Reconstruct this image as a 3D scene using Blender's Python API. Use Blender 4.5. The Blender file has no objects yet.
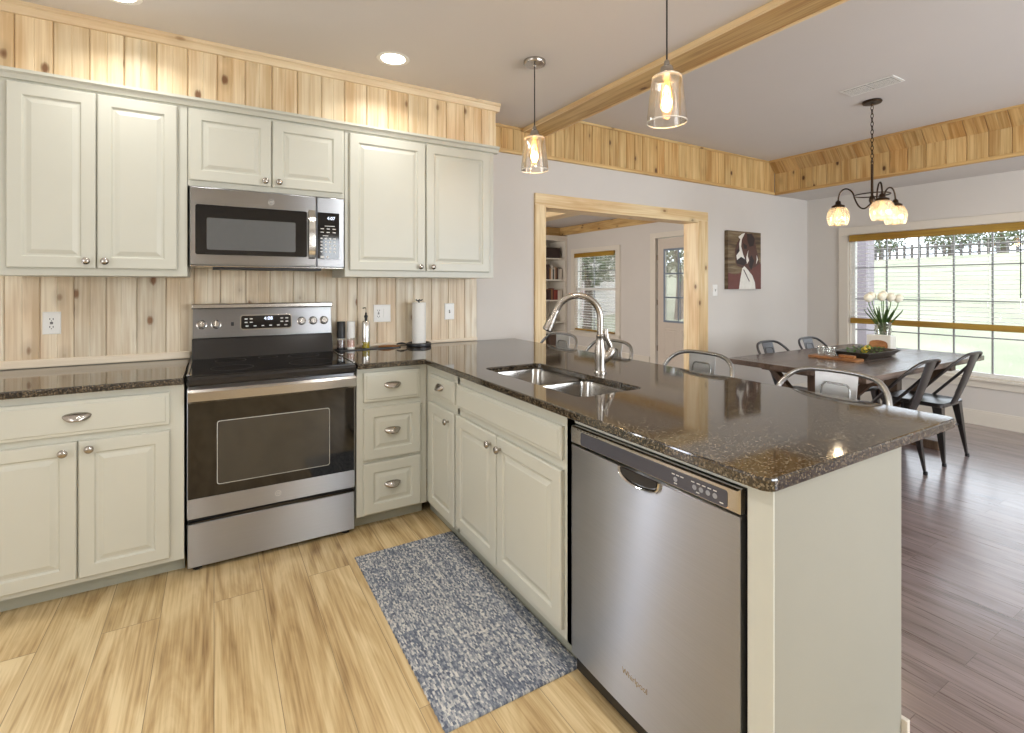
import bpy, bmesh, math, random
from mathutils import Vector, Matrix
random.seed(7)
S = bpy.context.scene
COL = S.collection
PI = math.pi

# ------------------------------------------------------------------ camera, world, exposure
YAW = math.atan2(298, 500)
cam = bpy.data.cameras.new('camera'); camo = bpy.data.objects.new('camera', cam); COL.objects.link(camo)
camo.location = (0, 0, 1.33); camo.rotation_euler = (PI/2, 0, -YAW)
cam.sensor_width = 36; cam.lens = 500/1024*36; cam.shift_y = -80.5/1024; cam.clip_start = 0.02
S.camera = camo
S.view_settings.view_transform = 'Standard'; S.view_settings.look = 'None'
S.view_settings.exposure = -0.1; S.view_settings.gamma = 1; S.view_settings.use_curve_mapping = False
W = bpy.data.worlds.new('world'); S.world = W; W.use_nodes = True
nt = W.node_tree; bg = nt.nodes['Background']
bg.inputs[0].default_value = (0.84, 0.91, 1.0, 1); bg.inputs[1].default_value = 4.0

def area(name, loc, rot, sx, sy, power, color=(1, 1, 1), portal=False, shape='RECTANGLE', spread=PI):
    l = bpy.data.lights.new(name, 'AREA'); l.shape = shape; l.size = sx; l.size_y = sy; l.energy = power; l.color = color
    l.spread = spread
    if portal: l.cycles.is_portal = True
    o = bpy.data.objects.new(name, l); COL.objects.link(o); o.location = loc; o.rotation_euler = rot
    return o
# daylight entering by the windows: dining window, window and door of the next room (portals); the rest are added fill lamps on unseen walls
area('dining_window_daylight', (6.44, 2.035, 1.18), (0, PI/2, 0), 1.5, 1.9, 1, portal=True)
area('next_room_window_daylight', (6.44, 7.47, 1.2), (0, PI/2, 0), 1.5, 1.2, 1, portal=True)
area('added_rear_fill', (2.4, -2.45, 1.5), (PI/2, 0, 0), 1.8, 1.2, 78, (0.88, 0.94, 1.0))  # added fill lamp behind the camera, stands in for a guessed window
area('added_rear_dining_fill', (4.3, -2.45, 1.45), (PI/2, 0, 0), 1.8, 1.5, 130, (0.84, 0.91, 1.0))  # added lamp brightening the dining side from behind
area('added_left_fill', (-2.15, 0.4, 1.5), (0, -PI/2, 0), 1.2, 1.6, 34, (0.88, 0.94, 1.0))  # added fill lamp on the unseen left wall
area('added_streak_light', (-1.88, 3.42, 1.2), (-PI/2, 0, 0), .26, 2.0, 26, (0.80, 0.86, 1.0))  # added lamp for vertical streaks in the dishwasher steel
area('added_thin_streak_light', (-1.30, 3.42, 1.2), (-PI/2, 0, 0), .06, 2.0, 10, (0.95, 0.97, 1.0))  # thin lamp added for a second dishwasher streak
area('added_next_room_fill', (.84, 6.0, 1.55), (0, -PI/2, 0), 1.5, 2.2, 120, (1.0, 0.96, 0.92))  # added fill lamp to brighten the next room
sun = bpy.data.lights.new('sun', 'SUN'); sun.energy = 2.0; sun.angle = 0.03; sun.color = (1, 0.96, 0.9)
suno = bpy.data.objects.new('sun', sun); COL.objects.link(suno); suno.rotation_euler = (math.radians(35), math.radians(-25), 0)

# ------------------------------------------------------------------ helpers
def lin(c):
    return tuple(((x/255)/12.92 if x/255 <= 0.04045 else ((x/255+0.055)/1.055)**2.4) for x in c) + (1,)
class NT:
    def __init__(s, name):
        s.m = bpy.data.materials.new(name); s.m.use_nodes = True; s.t = s.m.node_tree
        s.b = s.t.nodes['Principled BSDF']; s.out = s.t.nodes['Material Output']
    def n(s, typ, **kw):
        nd = s.t.nodes.new(typ)
        for k, v in kw.items():
            if k in ('ins',):
                for kk, vv in v.items():
                    if isinstance(vv, bpy.types.NodeSocket): s.t.links.new(vv, nd.inputs[kk])
                    else: nd.inputs[kk].default_value = vv
            else: setattr(nd, k, v)
        return nd
    def l(s, a, b): s.t.links.new(a, b)
    def ramp(s, fac, stops):
        r = s.n('ShaderNodeValToRGB'); e = r.color_ramp.elements
        while len(e) < len(stops): e.new(0.5)
        for el, (p, c) in zip(e, stops): el.position = p; el.color = c if len(c) == 4 else tuple(c)+(1,)
        s.l(fac, r.inputs[0]); return r.outputs[0]
    def mix(s, fac, a, b, mode='MIX'):
        m = s.n('ShaderNodeMix', data_type='RGBA', blend_type=mode)
        for sock, v in ((m.inputs[0], fac), (m.inputs[6], a), (m.inputs[7], b)):
            if isinstance(v, bpy.types.NodeSocket): s.l(v, sock)
            else: sock.default_value = v
        return m.outputs[2]
    def math(s, op, a, b=0.0):
        m = s.n('ShaderNodeMath', operation=op)
        for sock, v in ((m.inputs[0], a), (m.inputs[1], b)):
            if isinstance(v, bpy.types.NodeSocket): s.l(v, sock)
            else: sock.default_value = v
        return m.outputs[0]
    def coord(s, scale=(1, 1, 1), kind='Object'):
        tc = s.n('ShaderNodeTexCoord'); mp = s.n('ShaderNodeMapping'); mp.inputs['Scale'].default_value = scale
        s.l(tc.outputs[kind], mp.inputs[0]); return mp.outputs[0]
    def bump(s, h, strength=0.3, dist=0.001):
        b = s.n('ShaderNodeBump'); b.inputs['Strength'].default_value = strength; b.inputs['Distance'].default_value = dist
        s.l(h, b.inputs['Height']); s.l(b.outputs[0], s.b.inputs['Normal'])

def plain(name, rgb, rough=0.5, metal=0.0, noise=0.04, nscale=30, spec=0.5, bump=0.0, bscale=300, coat=0.0):
    k = NT(name); c = lin(rgb)
    v = k.coord(); nz = k.n('ShaderNodeTexNoise', ins={'Vector': v, 'Scale': nscale, 'Detail': 3.0})
    a = tuple(x*(1-noise) for x in c[:3])+(1,); b = tuple(min(1, x*(1+noise)) for x in c[:3])+(1,)
    k.l(k.mix(nz.outputs[0], a, b), k.b.inputs['Base Color'])
    k.b.inputs['Roughness'].default_value = rough; k.b.inputs['Metallic'].default_value = metal
    k.b.inputs['Specular IOR Level'].default_value = spec
    if coat: k.b.inputs['Coat Weight'].default_value = coat; k.b.inputs['Coat Roughness'].default_value = 0.05
    if bump:
        nb = k.n('ShaderNodeTexNoise', ins={'Vector': v, 'Scale': bscale, 'Detail': 2.0}); k.bump(nb.outputs[0], bump, 0.002)
    return k.m
def emis(name, rgb, strength):
    k = NT(name); k.b.inputs['Base Color'].default_value = lin(rgb)
    k.b.inputs['Emission Color'].default_value = lin(rgb); k.b.inputs['Emission Strength'].default_value = strength
    return k.m
def thin_glass(name, tint=(1, 1, 1), gloss=0.12, rough=0.0, frost=0.0):
    k = NT(name); k.t.nodes.remove(k.b)
    tr = k.n('ShaderNodeBsdfTransparent'); tr.inputs[0].default_value = tuple(tint)+(1,)
    gl = k.n('ShaderNodeBsdfGlossy'); gl.inputs['Roughness'].default_value = rough; gl.inputs[0].default_value = (1, 1, 1, 1)
    lw = k.n('ShaderNodeLayerWeight'); lw.inputs[0].default_value = 0.35
    f = k.math('ADD', k.math('MULTIPLY', lw.outputs['Fresnel'], 0.7), gloss*0.3)
    mx = k.n('ShaderNodeMixShader'); k.l(f, mx.inputs[0]); k.l(tr.outputs[0], mx.inputs[1]); k.l(gl.outputs[0], mx.inputs[2])
    last = mx.outputs[0]
    if frost:
        df = k.n('ShaderNodeBsdfTranslucent'); df.inputs[0].default_value = (1, 0.97, 0.92, 1)
        nz = k.n('ShaderNodeTexNoise', ins={'Vector': k.coord(), 'Scale': 90.0, 'Detail': 2.0})
        fr = k.math('MULTIPLY', k.ramp(nz.outputs[0], [(0.35, (0.3, 0.3, 0.3)), (0.65, (1, 1, 1))]), frost)
        m2 = k.n('ShaderNodeMixShader'); k.l(fr, m2.inputs[0]); k.l(last, m2.inputs[1]); k.l(df.outputs[0], m2.inputs[2]); last = m2.outputs[0]
    k.l(last, k.out.inputs[0]); return k.m
def pine(name, light, dark, knot, axis='z', wash=0.0, rough=0.45, knotamt=1.0):
    k = NT(name)
    geo = k.n('ShaderNodeNewGeometry'); tc = k.n('ShaderNodeTexCoord')
    rnd = geo.outputs['Random Per Island']
    off = k.n('ShaderNodeCombineXYZ'); k.l(k.math('MULTIPLY', rnd, 13.0), off.inputs[0]); k.l(k.math('MULTIPLY', rnd, 7.0), off.inputs[2]); k.l(k.math('MULTIPLY', rnd, 5.0), off.inputs[1])
    ad = k.n('ShaderNodeVectorMath', operation='ADD'); k.l(tc.outputs['Object'], ad.inputs[0]); k.l(off.outputs[0], ad.inputs[1])
    ii = ['xyz'.index(q) for q in axis]
    def sc(a, b):
        m = k.n('ShaderNodeMapping')
        s = [a, a, a]
        for q in ii: s[q] = b
        m.inputs['Scale'].default_value = s; k.l(ad.outputs[0], m.inputs[0]); return m.outputs[0]
    n1 = k.n('ShaderNodeTexNoise', ins={'Vector': sc(14, 0.9), 'Scale': 1.0, 'Detail': 4.0, 'Distortion': 1.2})
    n2 = k.n('ShaderNodeTexNoise', ins={'Vector': sc(95, 2.5), 'Scale': 1.0, 'Detail': 3.0})
    n3 = k.n('ShaderNodeTexNoise', ins={'Vector': sc(5, 1.4), 'Scale': 1.0, 'Detail': 2.0})
    g = k.math('ADD', k.math('MULTIPLY', n1.outputs[0], 0.6), k.math('MULTIPLY', n2.outputs[0], 0.4))
    c = k.ramp(g, [(0.40, lin(dark)), (0.5, tuple((a+b)/2 for a, b in zip(lin(light), lin(dark)))), (0.59, lin(light))])
    tone = k.ramp(rnd, [(0, (0.80, 0.77, 0.72)), (0.5, (1, 1, 1)), (1, (1.0, 0.90, 0.78))])
    c = k.mix(0.75, c, tone, 'MULTIPLY')
    blot = k.ramp(n3.outputs[0], [(0.48, (1, 1, 1)), (0.66, (0.84, 0.70, 0.54))])
    c = k.mix(0.7, c, blot, 'MULTIPLY')
    vo = k.n('ShaderNodeTexVoronoi', feature='F1', ins={'Vector': sc(7.5, 4.2), 'Scale': 1.0})
    dd = k.math('ADD', vo.outputs['Distance'], k.math('MULTIPLY', k.math('SUBTRACT', n2.outputs[0], 0.5), 0.08))
    sel = k.math('GREATER_THAN', k.n('ShaderNodeSeparateColor', ins={'Color': vo.outputs['Color']}).outputs[0], 0.3)
    kf = k.math('MULTIPLY', k.ramp(dd, [(0.065, (1, 1, 1)), (0.10, (0.55, 0.55, 0.55)), (0.13, (0, 0, 0))]), k.math('MULTIPLY', sel, knotamt))
    if wash: c = k.mix(wash, c, lin((236, 228, 212)))
    halo = k.math('MULTIPLY', k.ramp(dd, [(0.08, (1, 1, 1)), (0.30, (0, 0, 0))]), k.math('MULTIPLY', sel, 0.45*knotamt))
    c = k.mix(halo, c, lin(tuple(int(q*.78) for q in dark)))
    c = k.mix(kf, c, lin(knot))
    k.l(c, k.b.inputs['Base Color']); k.b.inputs['Roughness'].default_value = rough
    k.bump(n2.outputs[0], 0.15, 0.001)
    return k.m
def planks(name, lightc, darkc, width, length, rough, grainc, spec=0.5, knots=0.0):
    k = NT(name); tc = k.n('ShaderNodeTexCoord'); sp = k.n('ShaderNodeSeparateXYZ'); k.l(tc.outputs['Object'], sp.inputs[0])
    cb = k.n('ShaderNodeCombineXYZ'); k.l(sp.outputs[1], cb.inputs[0]); k.l(sp.outputs[0], cb.inputs[1])
    br = k.n('ShaderNodeTexBrick', offset=0.37, offset_frequency=2)
    k.l(cb.outputs[0], br.inputs['Vector']); br.inputs['Color1'].default_value = (0, 0, 0, 1); br.inputs['Color2'].default_value = (1, 1, 1, 1)
    br.inputs['Mortar'].default_value = (0.5, 0.5, 0.5, 1); br.inputs['Scale'].default_value = 1.0
    br.inputs['Mortar Size'].default_value = 0.0012; br.inputs['Brick Width'].default_value = length; br.inputs['Row Height'].default_value = width
    sep = k.n('ShaderNodeSeparateColor', ins={'Color': br.outputs['Color']}); r = sep.outputs[0]
    ox = k.n('ShaderNodeCombineXYZ'); k.l(k.math('MULTIPLY', r, 17.0), ox.inputs[0]); k.l(k.math('MULTIPLY', r, 9.0), ox.inputs[1])
    ad = k.n('ShaderNodeVectorMath', operation='ADD'); k.l(tc.outputs['Object'], ad.inputs[0]); k.l(ox.outputs[0], ad.inputs[1])
    def sc(a, b):
        m = k.n('ShaderNodeMapping'); m.inputs['Scale'].default_value = (a, b, 1); k.l(ad.outputs[0], m.inputs[0]); return m.outputs[0]
    n1 = k.n('ShaderNodeTexNoise', ins={'Vector': sc(9, 1.3), 'Scale': 1.0, 'Detail': 5.0, 'Distortion': 1.6})
    n2 = k.n('ShaderNodeTexNoise', ins={'Vector': sc(120, 3), 'Scale': 1.0, 'Detail': 3.0})
    g = k.math('ADD', k.math('MULTIPLY', n1.outputs[0], 0.62), k.math('MULTIPLY', n2.outputs[0], 0.38))
    c = k.ramp(g, [(0.33, lin(grainc)), (0.45, lin(darkc)), (0.6, lin(lightc))])
    c = k.mix(0.8, c, k.ramp(r, [(0, (0.86, 0.84, 0.80)), (0.5, (1, 1, 1)), (1, (0.93, 0.96, 0.98))]), 'MULTIPLY')
    if knots:
        vo = k.n('ShaderNodeTexVoronoi', feature='F1', ins={'Vector': sc(4.2, 1.7), 'Scale': 1.0})
        sel = k.math('GREATER_THAN', k.n('ShaderNodeSeparateColor', ins={'Color': vo.outputs['Color']}).outputs[0], 0.5)
        dd = k.math('ADD', vo.outputs['Distance'], k.math('MULTIPLY', k.math('SUBTRACT', n1.outputs[0], 0.5), 0.15))
        kf = k.math('MULTIPLY', k.ramp(dd, [(0.02, (0.8, 0.8, 0.8)), (0.06, (0.35, 0.35, 0.35)), (0.14, (0, 0, 0))]), k.math('MULTIPLY', sel, knots))
        c = k.mix(kf, c, lin((112, 84, 52)))
    c = k.mix(k.math('MULTIPLY', br.outputs['Fac'], 0.65), c, lin((70, 52, 36)))
    k.l(c, k.b.inputs['Base Color'])
    k.l(k.math('ADD', k.math('MULTIPLY', n2.outputs[0], 0.15), rough), k.b.inputs['Roughness'])
    k.b.inputs['Specular IOR Level'].default_value = spec
    if spec > .7: k.b.inputs['Coat Weight'].default_value = 0.8; k.b.inputs['Coat Roughness'].default_value = 0.2
    h = k.math('SUBTRACT', k.math('MULTIPLY', n2.outputs[0], 0.3), br.outputs['Fac']); k.bump(h, 0.25, 0.001)
    return k.m
def granite():
    k = NT('granite'); v = k.coord()
    a = k.n('ShaderNodeTexVoronoi', ins={'Vector': v, 'Scale': 250.0}); b = k.n('ShaderNodeTexNoise', ins={'Vector': v, 'Scale': 130.0, 'Detail': 5.0, 'Roughness': 0.7})
    s = k.n('ShaderNodeSeparateColor', ins={'Color': a.outputs['Color']})
    c1 = k.ramp(s.outputs[0], [(0.0, lin((12, 11, 10))), (0.5, lin((28, 25, 23))), (0.76, lin((96, 82, 62))), (0.92, lin((152, 138, 116)))])
    c2 = k.ramp(b.outputs[0], [(0.38, lin((12, 11, 10))), (0.55, lin((52, 43, 32))), (0.70, lin((124, 104, 74)))])
    k.l(k.mix(0.5, c1, c2), k.b.inputs['Base Color']); k.l(k.math('ADD', k.math('MULTIPLY', s.outputs[1], 0.06), 0.025), k.b.inputs['Roughness']); k.bump(b.outputs[0], 0.05, 0.0004)
    k.b.inputs['IOR'].default_value = 1.8
    return k.m
def steel(name, rgb=(176, 172, 166), rough=0.27, aniso=0.75, streak='x'):
    k = NT(name); s = {'x': (3, 3, 600), 'v': (500, 500, 2)}[streak]
    nz = k.n('ShaderNodeTexNoise', ins={'Vector': k.coord(s), 'Scale': 1.0, 'Detail': 3.0})
    c = lin(rgb); k.l(k.mix(nz.outputs[0], tuple(x*0.9 for x in c[:3])+(1,), tuple(min(1, x*1.08) for x in c[:3])+(1,)), k.b.inputs['Base Color'])
    k.b.inputs['Metallic'].default_value = 1.0; k.b.inputs['Roughness'].default_value = rough
    k.b.inputs['Anisotropic'].default_value = aniso; k.b.inputs['Anisotropic Rotation'].default_value = 0.25
    tg = k.n('ShaderNodeTangent', direction_type='RADIAL', axis='Z'); k.l(tg.outputs[0], k.b.inputs['Tangent'])
    k.bump(nz.outputs[0], 0.05, 0.0005)
    return k.m

M = {}
M['paint'] = plain('cabinet_paint', (197, 196, 183), 0.38, noise=0.03, nscale=6, spec=0.4)
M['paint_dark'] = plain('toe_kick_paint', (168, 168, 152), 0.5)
M['wall'] = plain('wall_paint', (212, 206, 198), 0.8, noise=0.03, nscale=2.5, bump=0.08, bscale=180)
M['ceil'] = plain('ceiling_paint', (216, 210, 204), 0.85, noise=0.03, nscale=1.5, bump=0.05, bscale=120)
M['trimw'] = plain('trim_paint', (222, 214, 200), 0.45, noise=0.02)
M['knee'] = plain('end_panel_shaded_paint', (154, 151, 138), 0.7, noise=0.03, nscale=4, bump=0.08, bscale=200)  # cream paint with the face's dimmer light darkened into the colour
M['pinepale'] = pine('whitewashed_pine', (238, 228, 206), (208, 188, 156), (128, 84, 48), 'z', wash=0.15, knotamt=0.9)
M['pinesof'] = pine('pale_pine', (238, 220, 184), (212, 184, 136), (112, 70, 36), 'z', wash=0.1, knotamt=0.9)
M['pinegold'] = pine('golden_pine', (224, 194, 138), (192, 154, 96), (84, 48, 22), 'z')
M['pinegolds'] = pine('golden_pine_slope', (212, 178, 122), (178, 138, 82), (84, 48, 22), 'xz')
M['pinegoldx'] = pine('golden_pine_x', (222, 194, 138), (196, 158, 100), (96, 58, 28), 'x', knotamt=0.8)
M['pinegoldy'] = pine('golden_pine_y', (214, 182, 124), (180, 142, 88), (84, 48, 22), 'y', knotamt=0.8)
M['pinelight'] = pine('pine_edge', (240, 218, 172), (224, 194, 140), (150, 100, 60), 'y', wash=0.15, knotamt=0.5)
M['pinelightx'] = pine('pine_edge_x', (238, 218, 178), (218, 188, 138), (140, 92, 50), 'x', wash=0.2, knotamt=0.6)
M['pinewhite'] = pine('white_washed_pine', (240, 224, 196), (222, 198, 160), (150, 110, 70), 'x', wash=0.5, knotamt=0.5)
M['casing'] = pine('pine_casing', (240, 220, 176), (216, 184, 128), (120, 78, 40), 'z', wash=0.1, knotamt=0.9)
M['casingx'] = pine('pine_casing_x', (240, 220, 176), (218, 186, 130), (120, 78, 40), 'x', wash=0.1, knotamt=0.9)
M['oak'] = planks('oak_floor', (213, 190, 146), (184, 156, 110), 0.185, 1.5, 0.36, (138, 108, 70), knots=1.0)
M['darkfloor'] = planks('brown_floor', (150, 132, 129), (126, 109, 107), 0.125, 1.1, 0.22, (88, 66, 58), spec=0.8)
M['granite'] = granite()
M['steel'] = steel('brushed_steel', (176, 178, 182), 0.37, 1.0)
M['steelp'] = steel('satin_steel', (190, 186, 180), 0.2, 0.3)
M['chrome'] = plain('chrome', (214, 212, 206), 0.12, 1.0, noise=0.02)
M['nickel'] = plain('brushed_nickel', (178, 172, 164), 0.26, 1.0, noise=0.03)
M['blackglass'] = plain('black_glass', (16, 15, 15), 0.05, spec=0.7, noise=0.0)
M['blackgloss'] = plain('black_enamel', (30, 28, 27), 0.12, spec=0.6)
M['black'] = plain('black_plastic', (24, 23, 23), 0.4)
M['greyglass'] = plain('oven_window_glass', (58, 56, 52), 0.06, spec=0.7)
M['mwglass'] = plain('microwave_window_mesh', (92, 93, 93), 0.15, spec=0.6)
M['white'] = plain('white_plastic', (236, 234, 228), 0.35, noise=0.01)
M['slot'] = plain('dark_slot', (38, 34, 30), 0.6)
M['legend'] = emis('lit_digits', (225, 235, 255), 1.6)
M['print'] = plain('panel_print', (205, 205, 200), 0.5)
M['button'] = plain('button_grey', (140, 142, 146), .4)
M['dwpanel'] = plain('dishwasher_panel', (68, 68, 76), 0.22, spec=0.6)
M['paper'] = plain('paper_towel', (240, 238, 232), 0.9, bump=0.3, bscale=250)
M['iron'] = plain('cast_iron', (58, 58, 60), 0.35, 0.6)
M['oil'] = plain('olive_oil', (190, 168, 30), 0.1, spec=0.6)
M['clear'] = thin_glass('clear_glass', (0.97, 0.98, 0.97), gloss=0.25)
M['clearrim'] = plain('glass_rim', (236, 230, 220), 0.1, spec=0.8)
M['pane'] = thin_glass('window_glass', (0.98, 0.99, 0.99), gloss=0.05)
M['seeded'] = thin_glass('seeded_shade_glass', (1.0, 0.99, 0.97), gloss=0.35, frost=0.012)
M['amber'] = thin_glass('chandelier_shade_glass', (1.0, 0.93, 0.80), gloss=0.4, frost=0.22)
M['bulb'] = emis('lit_bulb', (255, 206, 140), 2.4)
M['filament'] = emis('lit_filament', (255, 190, 110), 14.0)
M['bulbglass'] = thin_glass('bulb_glass', (1.0, 0.85, 0.6), gloss=0.3)
M['can'] = emis('recessed_lamp_disc', (255, 250, 240), 6.0)
M['bronze'] = plain('oiled_bronze', (66, 52, 40), 0.35, 0.9)
M['gunmetal'] = plain('gunmetal', (92, 90, 90), 0.3, 0.95, noise=0.08)
M['platesilver'] = plain('pale_metal_plate', (206, 206, 204), 0.34, 0.85, noise=0.05)
M['silver'] = plain('galvanised_metal', (170, 170, 168), 0.27, 0.95, noise=0.06)
M['tabletop'] = pine('dark_table_wood', (116, 102, 94), (84, 72, 66), (48, 40, 34), 'x', rough=0.26, knotamt=0.4)
M['tableleg'] = pine('table_leg_wood', (104, 84, 66), (76, 58, 44), (40, 30, 24), 'z', rough=0.45, knotamt=0.4)
M['walnut'] = pine('board_wood', (178, 124, 72), (136, 88, 48), (80, 48, 24), 'x', knotamt=0.4)
M['bamboo'] = pine('gold_bamboo', (176, 142, 52), (146, 112, 36), (110, 80, 30), 'y', knotamt=0.0)
M['slat'] = plain('white_blind_slat', (238, 236, 232), 0.5, noise=0.01)
M['green'] = plain('leaf_green', (78, 110, 44), 0.5, noise=0.2)
M['petal'] = plain('tulip_petal', (244, 238, 218), 0.55, noise=0.04)
M['ceramic'] = plain('white_ceramic', (224, 220, 210), 0.35)
M['spot'] = plain('vase_dark_spots', (90, 86, 82), 0.3)
M['tray'] = plain('dark_tray', (66, 58, 50), 0.4)
M['muntin'] = plain('window_muntin', (150, 150, 150), 0.4)
M['doorpaint'] = plain('door_paint', (206, 194, 180), 0.5)
M['bluegrey'] = plain('lite_frame', (128, 138, 150), 0.4)
M['brass'] = plain('hinge_metal', (120, 110, 92), 0.35, 0.9)

# --- geometry primitives
def obj(name, bm, mat, parent=None, bevel=0.0, smooth=False, seg=2, weld=False, autos=None):
    me = bpy.data.meshes.new(name)
    if weld: bmesh.ops.remove_doubles(bm, verts=bm.verts, dist=1e-5)
    bmesh.ops.recalc_face_normals(bm, faces=bm.faces)
    if parent is not None:
        o = Vector((0, 0, 0)); p = parent
        while p is not None: o += p.location; p = p.parent
        bmesh.ops.translate(bm, verts=bm.verts, vec=-o)
    bm.to_mesh(me); bm.free()
    for m in (mat if isinstance(mat, (list, tuple)) else [mat]): me.materials.append(M[m] if isinstance(m, str) else m)
    if smooth:
        for p in me.polygons: p.use_smooth = True
        try: me.set_sharp_from_angle(angle=math.radians(autos or 40))
        except Exception: pass
    ob = bpy.data.objects.new(name, me); COL.objects.link(ob)
    if parent is not None: ob.parent = parent
    if bevel:
        b = ob.modifiers.new('bevel', 'BEVEL'); b.width = bevel; b.segments = seg; b.limit_method = 'ANGLE'; b.angle_limit = math.radians(40)
    return ob
def B(): return bmesh.new()
def tag(o, label=None, cat=None, group=None, kind=None):
    if label: o['label'] = label
    if cat: o['category'] = cat
    if group: o['group'] = group
    if kind: o['kind'] = kind
    return o
def thing(name, label, cat, loc=(0, 0, 0), rotz=0, group=None):
    o = bpy.data.objects.new(name, None); COL.objects.link(o); o.location = loc; o.rotation_euler = (0, 0, rotz)
    o.empty_display_size = 0.1
    return tag(o, label, cat, group)
def struct(name, bm, mat, label=None, parent=None, **kw):
    o = obj(name, bm, mat, parent, **kw)
    if parent is None: o['kind'] = 'structure'; o['label'] = label or name.replace('_', ' '); o['category'] = name.split('_')[0]
    return o
def dup(root, loc, rotz=0, label=None, group=None):
    r = root.copy(); COL.objects.link(r); r.location = loc; r.rotation_euler = (0, 0, rotz)
    if label: r['label'] = label
    if group: r['group'] = group
    for ch in list(root.children):
        c = ch.copy(); COL.objects.link(c); c.parent = r
        for g in list(ch.children):
            d = g.copy(); COL.objects.link(d); d.parent = c
    return r
def box(bm, x0, x1, y0, y1, z0, z1, mi=0):
    vs = [bm.verts.new(p) for p in ((x0, y0, z0), (x1, y0, z0), (x1, y1, z0), (x0, y1, z0), (x0, y0, z1), (x1, y0, z1), (x1, y1, z1), (x0, y1, z1))]
    for f in ((0, 3, 2, 1), (4, 5, 6, 7), (0, 1, 5, 4), (1, 2, 6, 5), (2, 3, 7, 6), (3, 0, 4, 7)):
        bm.faces.new([vs[i] for i in f]).material_index = mi
    return bm
class Fr:
    """local frame: o origin, U across, V up, N out"""
    def __init__(s, o, U, V, N): s.o, s.U, s.V, s.N = Vector(o), Vector(U), Vector(V), Vector(N)
    def __call__(s, u, v, n=0): return s.o + s.U*u + s.V*v + s.N*n
def fbox(bm, F, u0, u1, v0, v1, n0, n1, mi=0):
    vs = [bm.verts.new(F(*p)) for p in ((u0, v0, n0), (u1, v0, n0), (u1, v1, n0), (u0, v1, n0), (u0, v0, n1), (u1, v0, n1), (u1, v1, n1), (u0, v1, n1))]
    for f in ((0, 3, 2, 1), (4, 5, 6, 7), (0, 1, 5, 4), (1, 2, 6, 5), (2, 3, 7, 6), (3, 0, 4, 7)):
        bm.faces.new([vs[i] for i in f]).material_index = mi
def rings(bm, loops, cap0=True, cap1=True, closed=True, mi=0):
    R = [[bm.verts.new(p) for p in lp] for lp in loops]; n = len(R[0])
    for a, b in zip(R, R[1:]):
        for i in range(n if closed else n-1):
            j = (i+1) % n
            try: bm.faces.new((a[i], a[j], b[j], b[i])).material_index = mi
            except ValueError: pass
    if cap0 and closed: bm.faces.new(R[0][::-1]).material_index = mi
    if cap1 and closed: bm.faces.new(R[-1]).material_index = mi
    return R
def panel(bm, F, u0, u1, v0, v1, prof, mi=0):
    """nested rectangle profile [(inset, height)...] : a raised-panel front"""
    rings(bm, [[F(u0+i, v0+i, h), F(u1-i, v0+i, h), F(u1-i, v1-i, h), F(u0+i, v1-i, h)] for i, h in prof], mi=mi)
def tube(bm, pts, r, n=10, closed=False, caps=True, flat=None, up=Vector((0, 0, 1))):
    pts = [Vector(p) for p in pts]; N = len(pts); loops = []
    prevu = None
    for i, p in enumerate(pts):
        if closed: t = (pts[(i+1) % N]-pts[i-1])
        else: t = pts[min(i+1, N-1)]-pts[max(i-1, 0)]
        t.normalize()
        if prevu is None:
            u = t.cross(up)
            if u.length < 1e-3: u = t.cross(Vector((1, 0, 0)))
        else: u = prevu - t*prevu.dot(t)
        u.normalize(); prevu = u; v = t.cross(u)
        rr = r[i] if isinstance(r, (list, tuple)) else r
        ru, rv = (rr, rr) if flat is None else (rr*flat[0], rr*flat[1])
        loops.append([p + u*math.cos(2*PI*k/n)*ru + v*math.sin(2*PI*k/n)*rv for k in range(n)])
    if closed: loops.append(loops[0])
    rings(bm, loops, cap0=caps and not closed, cap1=caps and not closed)
def lathe(bm, prof, c=(0, 0, 0), n=24, axis=(0, 0, 1), cap=True, mi=0):
    c = Vector(c); ax = Vector(axis).normalized()
    u = ax.cross(Vector((0, 0, 1)) if abs(ax.z) < 0.9 else Vector((1, 0, 0))).normalized(); v = ax.cross(u)
    rings(bm, [[c + ax*z + (u*math.cos(2*PI*k/n) + v*math.sin(2*PI*k/n))*max(r, 1e-4) for k in range(n)] for r, z in prof], cap0=cap, cap1=cap, mi=mi)
def bez(p0, p1, p2, p3, n=12):
    p0, p1, p2, p3 = map(Vector, (p0, p1, p2, p3))
    return [p0*(1-t)**3 + p1*3*t*(1-t)**2 + p2*3*t*t*(1-t) + p3*t**3 for t in [i/n for i in range(n+1)]]
def prism(bm, pts, F, n0, n1, mi=0):
    rings(bm, [[F(u, v, n0) for u, v in pts], [F(u, v, n1) for u, v in pts]], mi=mi)
def rrect(u0, u1, v0, v1, r, n=5):
    out = []
    for cx, cy, a in ((u1-r, v1-r, 0), (u0+r, v1-r, PI/2), (u0+r, v0+r, PI), (u1-r, v0+r, 1.5*PI)):
        out += [(cx+r*math.cos(a+PI/2*k/n), cy+r*math.sin(a+PI/2*k/n)) for k in range(n+1)]
    return out
def boards(bm, F, u_edges, v0, v1, th=0.018, ch=0.005, bead=True):
    """tongue and groove boards: each board one island with chamfered edges and a fine centre bead"""
    for a, b in zip(u_edges, u_edges[1:]):
        m = (a+b)/2
        pf = [(a+.0008, 0), (a+.0008, th-ch), (a+ch, th)]
        if bead: pf += [(m-.003, th), (m, th-.0025), (m+.003, th)]
        pf += [(b-ch, th), (b-.0008, th-ch), (b-.0008, 0)]
        rings(bm, [[F(u, v0, n) for u, n in pf], [F(u, v1, n) for u, n in pf]])
def edges(a, b, pitch):
    n = max(1, round((b-a)/pitch)); return [a+(b-a)*i/n for i in range(n+1)]
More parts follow.
